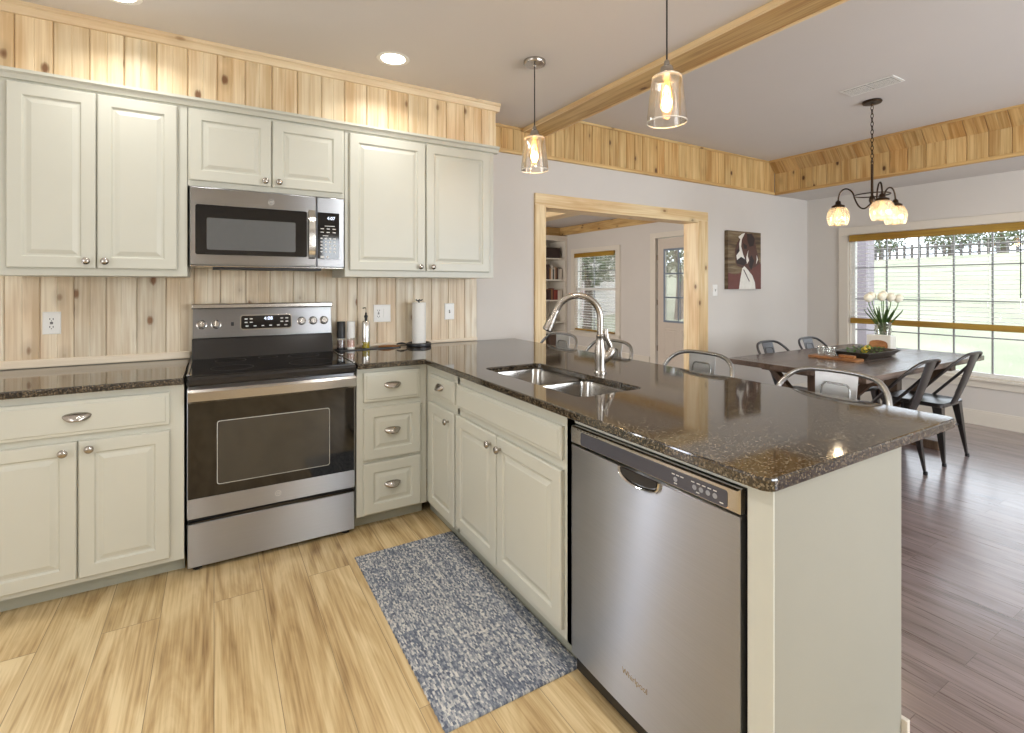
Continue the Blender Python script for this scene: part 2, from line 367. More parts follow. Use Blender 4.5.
def text(name, s, F, u, v, size, mat, parent, align='CENTER', depth=0.0006, bold=0.0, shear=0):
    c = bpy.data.curves.new(name, 'FONT'); c.body = s; c.size = size; c.align_x = align; c.align_y = 'CENTER'; c.extrude = depth; c.offset = bold; c.shear = shear
    t = bpy.data.objects.new(name+'_tmp', c); COL.objects.link(t)
    dg = bpy.context.evaluated_depsgraph_get(); me = bpy.data.meshes.new_from_object(t.evaluated_get(dg))
    bpy.data.objects.remove(t); bm = B(); bm.from_mesh(me); bpy.data.meshes.remove(me)
    for vt in bm.verts: vt.co = F(u+vt.co.x, v+vt.co.y, vt.co.z)
    return obj(name, bm, mat, parent)

X, Y, Z = Vector((1, 0, 0)), Vector((0, 1, 0)), Vector((0, 0, 1))
YW = 3.44      # kitchen / dining far wall plane
XR = 6.30      # window wall plane
ZK, ZD = 2.60, 2.76

# ================================================================== SHELL
b = B(); box(b, -2.3, 1.66, -2.6, YW, -0.1, 0); struct('floor_kitchen', b, 'oak', 'light oak plank kitchen floor')
b = B(); box(b, 1.66, XR, -2.6, YW, -0.1, 0); box(b, 0.8, XR, YW, 8.9, -0.1, 0); struct('floor_dining', b, 'darkfloor', 'glossy brown plank floor of the dining area')
b = B(); box(b, -2.3, 2.16, -2.6, YW, ZK, 2.95); struct('ceiling_kitchen', b, 'ceil', 'pale grey kitchen ceiling')
b = B(); box(b, 2.345, 5.60, -2.6, YW, ZD, 2.95); struct('ceiling_dining', b, 'ceil', 'raised pale grey dining ceiling')
b = B(); box(b, 2.16, 2.345, -2.6, YW, 2.60, 2.95); struct('ceiling_step', b, 'ceil', 'step between the two ceilings behind the beam')
b = B(); box(b, 5.60, XR, -2.6, YW, 2.385, 2.95); struct('ceiling_soffit', b, 'ceil', 'low soffit above the dining window')
b = B(); box(b, 0.8, XR, YW+0.166, 8.9, 2.56, 2.7); struct('ceiling_next_room', b, 'ceil', 'ceiling of the room beyond the opening')
OX0, OX1, OZ = 2.35, 4.28, 2.0
b = B(); box(b, -2.3, OX0, YW, YW+.166, 0, 2.95); box(b, OX1, XR, YW, YW+.166, 0, 2.95); box(b, OX0, OX1, YW, YW+.166, OZ, 2.95)
struct('wall_far', b, 'wall', 'grey wall with the wide cased opening')
DWY0, DWY1, DWZ0, DWZ1 = 1.10, 2.97, 0.445, 1.915        # dining window
W2Y0, W2Y1, W2Z0, W2Z1 = 6.864, 8.07, 0.42, 1.987
DY0, DY1, DZ1 = 5.0, 5.903, 2.12
b = B()
def wx(y0, y1, z0, z1): box(b, XR, XR+.16, y0, y1, z0, z1)
wx(-2.6, DWY0, 0, 2.95); wx(DWY1, DY0, 0, 2.95); wx(DWY0, DWY1, 0, DWZ0); wx(DWY0, DWY1, DWZ1, 2.95)
wx(DY0, DY1, DZ1, 2.95); wx(DY1, W2Y0, 0, 2.95); wx(W2Y0, W2Y1, 0, W2Z0); wx(W2Y0, W2Y1, W2Z1, 2.95); wx(W2Y1, 8.9, 0, 2.95)
struct('wall_right', b, 'wall', 'grey wall with the dining window')
b = B(); box(b, -2.46, -2.3, -2.6, YW+.166, 0, 2.95); struct('wall_left', b, 'wall', 'grey wall left of the kitchen')
b = B(); box(b, -2.46, XR+.16, -2.76, -2.6, 0, 2.95); struct('wall_rear', b, 'wall', 'grey wall behind the kitchen')
b = B(); box(b, 0.8, XR, 8.9, 9.06, 0, 2.7); struct('wall_next_room_far', b, 'wall', 'far wall of the next room')
b = B(); box(b, 0.64, 0.8, YW+.166, 9.06, 0, 2.7); struct('wall_next_room_left', b, 'wall', 'left wall of the next room')
b = B(); box(b, XR-.016, XR, -2.6, YW, 0, 0.125); box(b, XR-.011, XR, -2.6, YW, .125, .14); struct('baseboard_right', b, 'trimw', 'pale baseboard below the dining window')
b = B(); box(b, OX1+.13, XR-.016, YW-.016, YW, 0, 0.14); struct('baseboard_far', b, 'trimw', 'pale baseboard on the far dining wall')
b = B(); box(b, XR-.016, XR, YW+.17, DY0-.13, 0, 0.14); box(b, XR-.016, XR, DY1+.133, 8.3, 0, 0.14); struct('baseboard_next_room', b, 'trimw', 'pale baseboard in the next room')

# cased opening
ca = thing('trim_opening', 'knotty pine casing around the wide opening', 'trim', (OX0, YW, 0)); ca['kind'] = 'structure'
F = Fr((0, YW, 0), X, Z, -Y)
b = B(); fbox(b, F, OX0-.09, OX0, 0, OZ, 0, .022); obj('casing_side', b, 'casing', ca, bevel=.003)
b = B(); fbox(b, F, OX1, OX1+.13, 0, OZ, 0, .022); obj('casing_side', b, 'casing', ca, bevel=.003)
b = B(); fbox(b, F, OX0-.09, OX1+.13, OZ, OZ+.095, 0, .022); obj('casing_head', b, 'casingx', ca, bevel=.003)
b = B(); box(b, OX0, OX0+.018, YW-.02, YW+.17, 0, OZ); obj('jamb', b, 'casing', ca, bevel=.002)
b = B(); box(b, OX1-.018, OX1, YW-.02, YW+.17, 0, OZ); obj('jamb', b, 'casing', ca, bevel=.002)
b = B(); box(b, OX0+.018, OX1-.018, YW-.02, YW+.17, OZ-.018, OZ); obj('jamb_head', b, 'casingx', ca, bevel=.002)

# friezes (tongue and groove pine)
F = Fr((0, YW, 0), X, Z, -Y)
fr = thing('trim_far_frieze', 'golden knotty pine board frieze along the far wall', 'trim', (3.5, YW, 2.39)); fr['kind'] = 'structure'
b = B(); boards(b, F, edges(1.72, 2.16, .1), 2.41, ZK); boards(b, F, edges(2.16, 2.36, .1), 2.41, 2.575); boards(b, F, edges(2.36, 5.585, .1), 2.41, ZD, bead=False); obj('boards', b, 'pinegold', fr)
b = B(); fbox(b, F, 1.72, 5.585, 2.385, 2.415, 0, .028); obj('edge_strip', b, 'pinegoldx', fr, bevel=.004)
b = B(); fbox(b, F, 1.72, 2.14, ZK-.02, ZK, .018, .034); fbox(b, F, 2.365, 5.48, ZD-.02, ZD, .018, .034); obj('top_strip', b, 'pinegoldx', fr, bevel=.004)
# window side frieze: vertical part + sloping cove
fw = thing('trim_window_frieze', 'golden pine frieze with sloping top boards above the window side', 'trim', (5.585, 0.5, 2.39)); fw['kind'] = 'structure'
F = Fr((5.60, 0, 0), Y, Z, -X)
b = B(); boards(b, F, edges(-2.6, YW-.02, .145), 2.41, 2.635, th=.016); obj('boards', b, 'pinegold', fw)
Vs = Vector((-.117, 0, .125)); L = Vs.length; Vn = Vs.normalized(); Nn = Vector((-.125, 0, -.117)).normalized()
F2 = Fr((5.597, 0, 2.632), Y, Vn, Nn)
b = B(); boards(b, F2, edges(-2.6, YW-.02, .145), 0, L+.004, th=.014); obj('sloping_boards', b, 'pinegolds', fw)
b = B(); box(b, 5.575, 5.61, -2.6, YW-.02, 2.38, 2.412); obj('edge_strip', b, 'pinegoldy', fw, bevel=.004)
b = B(); box(b, 5.452, 5.478, -2.6, YW-.02, 2.742, 2.762); obj('top_strip', b, 'pinegoldy', fw, bevel=.004)

# kitchen soffit over the wall cabinets
XS0, XS1, YS = -1.02, 1.695, 3.062
ks = thing('trim_kitchen_soffit', 'pale knotty pine board soffit above the wall cabinets', 'trim', (0, YS, 2.29)); ks['kind'] = 'structure'
b = B(); box(b, XS0, XS1-.02, YS+.018, YW, 2.29, ZK); obj('soffit_box', b, 'pinesof', ks)
F = Fr((0, YS+.018, 0), X, Z, -Y)
ed = [XS0] + [-1.29+.1305*i for i in range(23)]
ed = [XS0] + [e for e in ed if XS0+.02 < e < XS1-.03] + [XS1]
b = B(); boards(b, F, ed, 2.293, ZK-.005, th=.018); obj('boards', b, 'pinesof', ks)
F2 = Fr((XS1-.02, 0, 0), Y, Z, X)
b = B(); boards(b, F2, edges(YS+.002, YW, .125), 2.293, ZK-.005, th=.018); obj('side_boards', b, 'pinegold', ks)
b = B(); rings(b, [[Vector((x, YS-.0, ZK-.052)), Vector((x, YS-.010, ZK-.050)), Vector((x, YS-.022, ZK-.022)), Vector((x, YS-.032, ZK-.016)), Vector((x, YS-.032, ZK)), Vector((x, YS, ZK))] for x in (XS0, XS1+.022)])
box(b, XS1+.0, XS1+.022, YS, YW-.02, ZK-.05, ZK)
obj('top_moulding', b, 'pinelightx', ks)
# cabinet crown, same paint as cabinets
b = B(); rings(b, [[Vector((x, 3.05, 2.250)), Vector((x, 3.036, 2.253)), Vector((x, 3.028, 2.272)), Vector((x, 3.016, 2.280)), Vector((x, 3.016, 2.293)), Vector((x, 3.07, 2.293)), Vector((x, 3.07, 2.250))] for x in (XS0, XS1+.005)])
box(b, 1.665, XS1+.005, 3.07, 3.43, 2.268, 2.293)
struct('trim_cabinet_crown', b, 'paint', 'painted crown strip between cabinets and pine soffit')

# ceiling beam
bw = thing('ceiling_beam', 'long pale pine beam crossing the ceiling between kitchen and dining area', 'beam', (2.25, 1.0, 2.56))
b = B(); box(b, 2.150, 2.35, -2.6, 3.42, 2.574, 2.60); obj('beam_face', b, 'pinegoldy', bw)
b = B(); box(b, 2.132, 2.152, -2.6, 3.42, 2.570, 2.60); obj('edge_strip', b, 'pinelight', bw, bevel=.003)
b = B(); box(b, 2.348, 2.366, -2.6, 3.42, 2.566, 2.76); obj('edge_strip', b, 'pinelight', bw, bevel=.003)

# backsplash
bs = thing('trim_backsplash', 'whitewashed knotty pine board backsplash', 'trim', (0, YW, .93)); bs['kind'] = 'structure'
F = Fr((0, YW, 0), X, Z, -Y)
ed = [-1.69+.1325*i for i in range(26)]; ed = [e for e in ed if -1.05 < e < 1.70] + [1.727]
b = B(); boards(b, F, ed, .93, 1.62, th=.02); obj('boards', b, 'pinepale', bs)
b = B(); fbox(b, F, -1.02, -.115, .915, .958, .02, .034); obj('base_strip', b, 'pinewhite', bs, bevel=.006)
b = B(); fbox(b, F, .66, 1.727, .915, .94, .02, .03); obj('base_strip', b, 'pinewhite', bs, bevel=.005)

# ================================================================== hardware
def knob(parent, c, n):
    b = B(); lathe(b, [(.006, 0), (.006, .012), (.010, .015), (.0155, .019), (.017, .024), (.0145, .029), (.008, .032), (.0005, .033)], c, 18, n)
    return obj('knob', b, 'nickel', parent, smooth=True)
def cup(parent, c, U, N, w=.094):
    c = Vector(c); U = Vector(U); N = Vector(N); b = B(); loops = []
    hw = w/2
    for i in range(9):
        ph = PI/2*i/8
        loops.append([c + U*(-hw*math.cos(th)*(math.cos(ph)*.35+.65)) + N*(.027*math.sin(th)*math.sin(ph)**.8+.001) + Z*(.020*math.cos(ph)*(0.35+.65*math.sin(th)) - .013*(math.sin(ph))) for th in [PI*k/16 for k in range(17)]])
    rings(b, loops, closed=False)
    F = Fr(c, U, Z, N)
    o = obj('cup_handle', b, 'nickel', parent, smooth=True, autos=80)
    s = o.modifiers.new('s', 'SOLIDIFY'); s.thickness = .0022; s.offset = 0
    return o
DPROF = [(0, 0), (0, .016), (.005, .020), (.052, .020), (.058, .0125), (.066, .0125), (.084, .019), (.09, .019)]
def dprof(w): 
    k = min(1, w/2/.11)
    return [(i*k if i > .006 else i, h) for i, h in DPROF]
SLAB = [(0, 0), (0, .012), (.004, .0155), (.014, .0165), (.018, .020), (.02, .020)]
def front(name, F, u0, u1, v0, v1, parent, kind='door', m='paint'):
    b = B(); panel(b, F, u0, u1, v0, v1, dprof(min(u1-u0, v1-v0)) if kind == 'door' else SLAB)
    return obj(name, b, m, parent, bevel=.0008, seg=1)

# ================================================================== WALL CABINETS
YU = 3.05
FU = Fr((0, YU, 0), X, Z, -Y)
def wallcab(label, x0, x1, z0, doors, knobs, base=1.378):
    t = thing('wall_cabinet', label, 'cabinet', ((x0+x1)/2, YU, z0), group=None)
    b = B(); box(b, x0, x1, YU, YW-.021, z0, 2.262); obj('cabinet_body', b, 'paint', t, bevel=.002)
    for (u0, u1, v0, v1), (ku, kv) in zip(doors, knobs):
        d = front('door', FU, u0, u1, v0, v1, t); knob(d, FU(ku, kv, .02), -Y)
    return t
wallcab('cream wall cabinet with two tall doors left of the microwave', -.845, -.117, 1.378,
        [(-.788, -.480, 1.412, 2.238), (-.474, -.160, 1.412, 2.238)], [(-.512, 1.447), (-.443, 1.447)])
wallcab('cream short wall cabinet with two small doors right above the microwave', -.115, .663, 1.845,
        [(-.108, .270, 1.874, 2.238), (.276, .650, 1.874, 2.238)], [(.240, 1.90), (.308, 1.90)])
wallcab('cream wall cabinet with two tall doors right of the microwave', .665, 1.668, 1.385,
        [(.69, 1.163, 1.424, 2.238), (1.171, 1.628, 1.424, 2.238)], [(1.125, 1.452), (1.208, 1.452)])

# ================================================================== BASE CABINETS
YF = 2.74; FB = Fr((0, YF, 0), X, Z, -Y)
def cabframe(t, x0, x1, holes=None):
    b = B(); box(b, x0, x1, YF, YW-.02, .08, .884); obj('cabinet_body', b, 'paint', t, bevel=.0015)
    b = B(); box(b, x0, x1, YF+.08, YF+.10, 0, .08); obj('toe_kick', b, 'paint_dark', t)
t = thing('base_cabinet', 'cream base cabinet with one wide drawer over two doors, left of the stove', 'cabinet', (-.5, YF, 0)); cabframe(t, -1.0, -.118)
d = front('drawer_front', FB, -.81, -.171, .706, .852, t, 'slab'); cup(d, FB(-.491, .782, .02), X, -Y)
d = front('door', FB, -.805, -.493, .104, .680, t); knob(d, FB(-.533, .642, .02), -Y)
d = front('door', FB, -.487, -.171, .104, .680, t); knob(d, FB(-.449, .647, .02), -Y)
t = thing('base_cabinet', 'cream three-drawer base cabinet right of the stove', 'cabinet', (.85, YF, 0)); cabframe(t, .66, 1.058)
d = front('drawer_front', FB, .693, 1.012, .698, .860, t, 'slab'); cup(d, FB(.85, .782, .02), X, -Y)
d = front('drawer_front', FB, .693, 1.016, .384, .668, t); cup(d, FB(.85, .532, .02), X, -Y, .09)
d = front('drawer_front', FB, .693, 1.016, .090, .366, t); cup(d, FB(.85, .235, .02), X, -Y, .09)
# peninsula cabinets, fronts on x = 1.06 facing -x
XF = 1.06; FP = Fr((XF, 0, 0), -Y, Z, -X)       # u = -y
t = thing('base_cabinet', 'narrow cream base cabinet with one drawer over one door in the inner corner', 'cabinet', (XF+.2, 2.5, 0))
b = B(); box(b, XF, 1.58, 2.3102, YF-.002, .09, .884); obj('cabinet_body', b, 'paint', t)
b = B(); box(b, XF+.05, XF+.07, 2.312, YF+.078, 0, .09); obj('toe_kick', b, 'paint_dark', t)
d = front('drawer_front', FP, -2.663, -2.324, .725, .840, t, 'slab'); cup(d, FP(-2.50, .785, .02), -Y, -X)
d = front('door', FP, -2.663, -2.324, .106, .680, t); knob(d, FP(-2.385, .630, .02), -X)
t = thing('base_cabinet', 'cream sink base cabinet with long false drawer front over two doors beside the dishwasher', 'cabinet', (XF+.2, 1.85, 0))
b = B(); box(b, XF, XF+.02, 1.358, 2.3100, .09, .884); box(b, XF, 1.58, 1.358, 1.401, .09, .884); box(b, XF, 1.58, 2.290, 2.3100, .09, .884)
box(b, 1.562, 1.58, 1.401, 2.290, .09, .884); box(b, XF+.02, 1.562, 1.401, 2.290, .09, .11)
obj('cabinet_body', b, 'paint', t)
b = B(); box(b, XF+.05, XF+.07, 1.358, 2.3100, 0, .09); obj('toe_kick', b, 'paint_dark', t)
front('false_drawer_front', FP, -2.300, -1.415, .718, .838, t, 'slab')
d = front('door', FP, -2.300, -1.885, .125, .684, t); knob(d, FP(-1.925, .640, .02), -X)
d = front('door', FP, -1.878, -1.415, .125, .684, t); knob(d, FP(-1.838, .640, .02), -X)
# knee wall / end panel of the peninsula
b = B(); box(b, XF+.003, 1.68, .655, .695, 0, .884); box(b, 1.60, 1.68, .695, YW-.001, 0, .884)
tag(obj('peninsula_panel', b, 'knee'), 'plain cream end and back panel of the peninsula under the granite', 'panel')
b = B(); box(b, XF-.004, XF+.002, .650, .712, 0, .884); box(b, XF+.002, XF+.02, .696, .712, 0, .884); box(b, XF, XF+.02, .7125, 1.3575, .862, .884); struct('trim_peninsula_corner', b, 'paint', 'painted corner stile beside the dishwasher', bevel=.001)
b = B(); box(b, 1.68, 1.696, .640, YW-.03, 0, .10); box(b, 1.07, 1.68, .640, .655, 0, .012); struct('baseboard_peninsula', b, 'trimw', 'small baseboard at the foot of the peninsula', bevel=.002)

# ================================================================== COUNTERTOPS
def cells(bm, xs, ys, inside, z0, z1):
    V = {}
    def vt(x, y, z):
        k = (round(x, 5), round(y, 5), z)
        if k not in V: V[k] = bm.verts.new((x, y, z))
        return V[k]
    I = lambda i, j: 0 <= i < len(xs)-1 and 0 <= j < len(ys)-1 and inside((xs[i]+xs[i+1])/2, (ys[j]+ys[j+1])/2)
    for i in range(len(xs)-1):
        for j in range(len(ys)-1):
            if not I(i, j): continue
            a, c, d, e = xs[i], xs[i+1], ys[j], ys[j+1]
            bm.faces.new([vt(a, d, z1), vt(c, d, z1), vt(c, e, z1), vt(a, e, z1)])
            bm.faces.new([vt(a, e, z0), vt(c, e, z0), vt(c, d, z0), vt(a, d, z0)])
            for (di, dj, p, q) in ((-1, 0, (a, e), (a, d)), (1, 0, (c, d), (c, e)), (0, -1, (a, d), (c, d)), (0, 1, (c, e), (a, e))):
                if not I(i+di, j+dj): bm.faces.new([vt(*p, z0), vt(*q, z0), vt(*q, z1), vt(*p, z1)])
ZC0, ZC = .884, .914
b = B(); box(b, -1.02, -.117, 2.70, YW-.021, ZC0, ZC); tag(obj('countertop', b, 'granite', bevel=.005), 'black granite countertop left of the stove', 'countertop')
SX0, SX1, SY0, SY1 = 1.175, 1.505, 1.475, 2.25
b = B(); cells(b, [.658, 1.03, SX0, SX1, 1.727, 2.0], [.635, SY0, SY1, 2.70, YW-.021], lambda x, y: (y > 2.70 or x > 1.03) and not (SX0 < x < SX1 and SY0 < y < SY1), ZC0, ZC)
bmesh.ops.dissolve_limit(b, angle_limit=.01, verts=b.verts, edges=b.edges)
def vedge(x, y): return [e for e in b.edges if all(abs(v.co.x-x) < 1e-3 and abs(v.co.y-y) < 1e-3 for v in e.verts)]
bmesh.ops.bevel(b, geom=vedge(1.03, .635)+vedge(2.0, .635), offset=.03, segments=6, affect='EDGES', profile=.5)
es = []
for x in (SX0, SX1):
    for y in (SY0, SY1): es += vedge(x, y)
bmesh.ops.bevel(b, geom=es, offset=.035, segments=5, affect='EDGES', profile=.5)
for v in b.verts:     # the dining side of the slab is very slightly out of square
    if v.co.x > 1.9: v.co.x += .020 + (v.co.y-.6)*.014
    elif v.co.x < 1.12 and v.co.x > .9 and v.co.y < 2.69: v.co.x += -.012*(2.7-v.co.y)/2.1
tag(obj('countertop', b, 'granite', bevel=.005), 'polished brown black granite countertop of the peninsula with the sink cut-out', 'countertop')

# ================================================================== SINK + FAUCET
t = thing('kitchen_sink', 'undermount double-bowl stainless steel sink in the granite peninsula', 'sink', (1.34, 1.86, .7))
def bowl(y0, y1, zt):
    b = B(); L = []
    x0, x1 = SX0-.006, SX1+.006
    for ins, z, r in ((-.012, zt, .05), (0, zt, .045), (.004, zt-.02, .045), (.012, .74, .05), (.03, .705, .05), (.06, .70, .04), (.11, .698, .02)):
        L.append([Vector((u, v, z)) for u, v in rrect(x0+ins, x1-ins, y0+ins, y1-ins, r, 6)])
    rings(b, L, cap0=False)
    o = obj('bowl', b, 'steelp', t, smooth=True, autos=60)
    b = B(); c = ((x0+x1)/2, (y0+y1)/2, .699)
    lathe(b, [(.044, 0), (.044, .003), (.036, .004), (.03, .001), (.012, .001), (.010, .004), (.0005, .005)], c, 24); obj('drain', b, 'chrome', o, smooth=True)
bowl(SY0-.006, 1.845, .8825); bowl(1.877, SY1+.006, .8825)
b = B(); box(b, SX0+.0, SX1-.0, 1.846, 1.876, .845, .8825); obj('divider', b, 'steelp', t, bevel=.006)
t = thing('kitchen_faucet', 'brushed nickel pull-down gooseneck faucet behind the sink', 'faucet', (1.61, 1.84, ZC))
fx, fy = 1.597, 1.85
b = B(); lathe(b, [(.031, 0), (.031, .006), (.027, .01), (.025, .04), (.028, .08), (.027, .11), (.020, .150), (.0185, .17), (.0195, .172), (.0195, .180), (.015, .184)], (fx, fy, ZC), 28); obj('faucet_body', b, 'nickel', t, smooth=True)
dv = Vector((-.2, .125, 0)).normalized(); R = .108
pts = [Vector((fx, fy, ZC+.17)), Vector((fx, fy, ZC+.22)), Vector((fx, fy, ZC+.262))]
cc = Vector((fx, fy, ZC+.262)) + dv*R
for i in range(1, 17):
    a = PI*(1-i/18); pts.append(cc + dv*R*math.cos(a) + Z*R*math.sin(a))
b = B(); tube(b, pts, .0155, 14); obj('gooseneck', b, 'nickel', t, smooth=True)
e = pts[-1]; d = (pts[-1]-pts[-2]).normalized(); 
b = B(); lathe(b, [(.014, -.004), (.0155, .0), (.0155, .022), (.017, .03), (.020, .06), (.026, .098), (.026, .104), (.021, .106)], e, 24, d); sh = obj('spray_head', b, 'nickel', t, smooth=True)
b = B(); lathe(b, [(.021, .105), (.021, .109), (.0005, .109)], e, 20, d); obj('spray_face', b, 'black', sh, smooth=True)
rt = Vector((.86, -.51, 0)).normalized()
p0 = Vector((fx, fy, ZC+.055))
b = B(); tube(b, [p0, p0+rt*.02+Z*.012, p0+rt*.045+Z*.034, p0+rt*.054+Z*.05, p0+rt*.052+Z*.066], [.022, .024, .023, .021, .014], 16); hb = obj('handle_hub', b, 'nickel', t, smooth=True)
b = B(); tube(b, bez(p0+rt*.052+Z*.055, p0+rt*.052+Z*.09, p0+rt*.022+Z*.10, p0+rt*.030+Z*.155, 10), [.0095+.003*math.sin(i/10*PI*1.0) for i in range(11)], 12); obj('lever', b, 'nickel', hb, smooth=True)

# ================================================================== RANGE
rx0, rx1 = -.107, .651
t = thing('electric_range', 'freestanding stainless steel electric stove with black glass top', 'stove', (.27, 3.05, 0))
b = B(); box(b, rx0+.003, rx1-.003, 2.765, 3.40, .045, .895); obj('range_body', b, 'black', t, bevel=.002)
b = B(); F = Fr((0, 2.765, 0), X, Z, -Y); panel(b, F, rx0, rx1, .022, .226, [(0, 0), (0, .014), (.004, .02), (.01, .02)]); dr = obj('storage_drawer', b, 'steel', t)
b = B(); rings(b, [[Vector((x, 2.768, .226)), Vector((x, 2.747, .226)), Vector((x, 2.745, .230+.012*(1-((x-.272)/.38)**2))), Vector((x, 2.768, .232))] for x in [rx0+.004+i*(rx1-rx0-.008)/12 for i in range(13)]]); obj('drawer_lip', b, 'blackgloss', dr)
b = B(); box(b, rx0, rx1, 2.742, 2.765, .250, .342); box(b, rx0, rx0+.004, 2.742, 2.765, .342, .855); box(b, rx1-.004, rx1, 2.742, 2.765, .342, .855); box(b, rx0+.004, rx1-.004, 2.748, 2.765, .842, .866); door = obj('oven_door', b, 'steel', t, bevel=.002)
b = B(); box(b, rx0+.004, rx1-.004, 2.743, 2.764, .342, .842); obj('door_glass', b, 'blackglass', door)
b = B(); prism(b, rrect(.012, .522, .392, .692, .012), Fr((0, 2.743, 0), X, Z, -Y), .0, .0008); obj('window_edge', b, 'print', door)
b = B(); prism(b, rrect(.0145, .5195, .3945, .6895, .011), Fr((0, 2.743, 0), X, Z, -Y), .0, .0014); obj('oven_window', b, 'greyglass', door)
b = B(); rings(b, [[Vector((x, 2.690-.012*(1-abs((x-.272)/.38)**2), .796)), Vector((x, 2.678-.012*(1-abs((x-.272)/.38)**2), .806)), Vector((x, 2.678-.012*(1-abs((x-.272)/.38)**2), .846)), Vector((x, 2.690-.012*(1-abs((x-.272)/.38)**2), .857)), Vector((x, 2.704, .854)), Vector((x, 2.704, .800))] for x in [rx0+.006+i*(rx1-rx0-.012)/14 for i in range(15)]])
box(b, rx0+.006, rx0+.05, 2.70, 2.744, .806, .844); box(b, rx1-.05, rx1-.006, 2.70, 2.744, .806, .844); obj('door_handle', b, 'steelp', door, smooth=True)
FD = Fr((0, 2.742, 0), X, Z, -Y)
def emblem(F, u, v, r, parent):
    b = B(); tube(b, [F(u+r*math.cos(a), v+r*math.sin(a), .001) for a in [2*PI*k/24 for k in range(24)]], .0012, 6, closed=True); e = obj('emblem', b, 'print', parent, smooth=True)
    text('emblem_letters', 'GE', F, u, v, r*1.15, 'print', e, depth=.001, shear=.3); return e
emblem(FD, .275, .296, .013, door)
b = B(); box(b, rx0-.001, rx1+.001, 2.705, 2.752, .868, .912); obj('front_rim', b, 'blackgloss', t, bevel=.012, seg=3)
b = B(); box(b, rx0, rx1, 2.725, 3.36, .896, .918); ct = obj('cooktop', b, 'blackglass', t, bevel=.003)
b = B(); box(b, rx0-.002, rx0+.010, 2.74, 3.35, .912, .922); obj('side_rim', b, 'steelp', ct, bevel=.003); b = B(); box(b, rx1-.010, rx1+.002, 2.74, 3.35, .912, .922); obj('side_rim', b, 'steelp', ct, bevel=.003)
for cx, cy, r in ((.08, 2.90, .095), (.08, 3.18, .075), (.46, 2.90, .115), (.46, 3.19, .085), (.27, 3.22, .05)):
    b = B(); tube(b, [(cx+r*math.cos(a), cy+r*math.sin(a), .918) for a in [2*PI*k/32 for k in range(32)]], .0007, 4, closed=True); obj('burner_ring', b, 'black', ct)
b = B(); rings(b, [[Vector((x, 3.31, .915)), Vector((x, 3.345, 1.03)), Vector((x, 3.41, 1.03)), Vector((x, 3.41, .915))] for x in (rx0, rx1)]); obj('backguard_base', b, 'blackgloss', t, bevel=.003)
b = B(); rings(b, [[Vector((x, 3.333, 1.032)), Vector((x, 3.360, 1.198)), Vector((x, 3.41, 1.198)), Vector((x, 3.41, 1.032))] for x in (rx0+.004, rx1-.004)])
cp = obj('control_panel', b, 'steel', t, bevel=.003)
b = B(); box(b, rx0-.003, rx1+.003, 3.342, 3.415, 1.198, 1.228); obj('top_cap', b, 'steelp', cp, bevel=.006)
Vp = Vector((0, .029, .18)).normalized(); Np = Vector((0, -.18, .029)).normalized()
FC = Fr((0, 3.333, 1.032), X, Vp, Np)
for u in (-.060, .010, .468, .535, .600):
    b = B(); lathe(b, [(.026, 0), (.026, .004), (.021, .006), (.0195, .022), (.016, .026), (.0005, .026)], FC(u, (.078 if u < .2 else .082), 0), 22, Np)
    k = obj('control_knob', b, 'steelp', cp, smooth=True)
    b = B(); fbox(b, FC, u-.004, u+.004, .064, .098, .024, .031); obj('knob_grip', b, 'chrome', k, bevel=.002)
b = B(); prism(b, rrect(.132, .412, .040, .128, .016), FC, 0, .002); obj('display_bezel', b, 'chrome', cp)
b = B(); prism(b, rrect(.137, .407, .045, .123, .012), FC, 0, .003); dp = obj('display', b, 'blackglass', cp)
text('clock_digits', '4:08', FC, .282, .104, .028, 'legend', dp, depth=.0038)
for u, v in [(.160+i*.042, .058) for i in range(6)] + [(u, .080+i*.020) for i in range(2) for u in (.155, .182, .348, .376)]:
    b = B(); prism(b, rrect(u, u+.016, v, v+.007, .002), FC, .003, .0036); obj('touch_button', b, 'print', dp)
b = B(); prism(b, rrect(.085, .100, .066, .088, .003), FC, 0, .002); obj('indicator', b, 'black', cp)
for x, y in ((rx0+.04, 2.79), (rx1-.04, 2.79), (rx0+.04, 3.36), (rx1-.04, 3.36)):
    b = B(); lathe(b, [(.020, 0), (.020, .008), (.009, .012), (.009, .047)], (x, y, 0), 14); obj('levelling_foot', b, 'black', t, smooth=True)

# ================================================================== MICROWAVE
mx0, mx1, mz0, mz1, my = -.106, .655, 1.430, 1.838, 3.010
t = thing('microwave', 'stainless over-the-range microwave hung between the wall cabinets', 'microwave', (.27, my, mz0))
b = B(); box(b, mx0, mx1, my+.03, YW-.022, mz0, mz1); obj('microwave_body', b, 'steelp', t, bevel=.003)
FM = Fr((0, my+.03, 0), X, Z, -Y)
b = B(); panel(b, FM, mx0, .500, mz0+.006, mz1, [(0, 0), (0, .022), (.005, .028), (.02, .028)]); d = obj('microwave_door', b, 'steel', t)
b = B(); prism(b, rrect(mx0+.024, .450, 1.492, 1.748, .01), FM, .028, .031); obj('door_glass', b, 'blackglass', d)
b = B(); prism(b, rrect(mx0+.074, .390, 1.518, 1.682, .008), FM, .031, .0325); obj('door_window', b, 'mwglass', d)
b = B(); rings(b, [[FM(.458, z, .030+.026*math.sin(PI*min(1, max(0, s)))**.35), FM(.492, z, .030+.026*math.sin(PI*min(1, max(0, s)))**.35), FM(.492, z, .022+.026*math.sin(PI*min(1, max(0, s)))**.35), FM(.458, z, .022+.026*math.sin(PI*min(1, max(0, s)))**.35)] for s, z in [(i/12, 1.484+.275*i/12) for i in range(13)]]); obj('handle', b, 'chrome', d, smooth=True)
emblem(Fr((0, my+.002, 0), X, Z, -Y), .268, 1.786, .014, d)
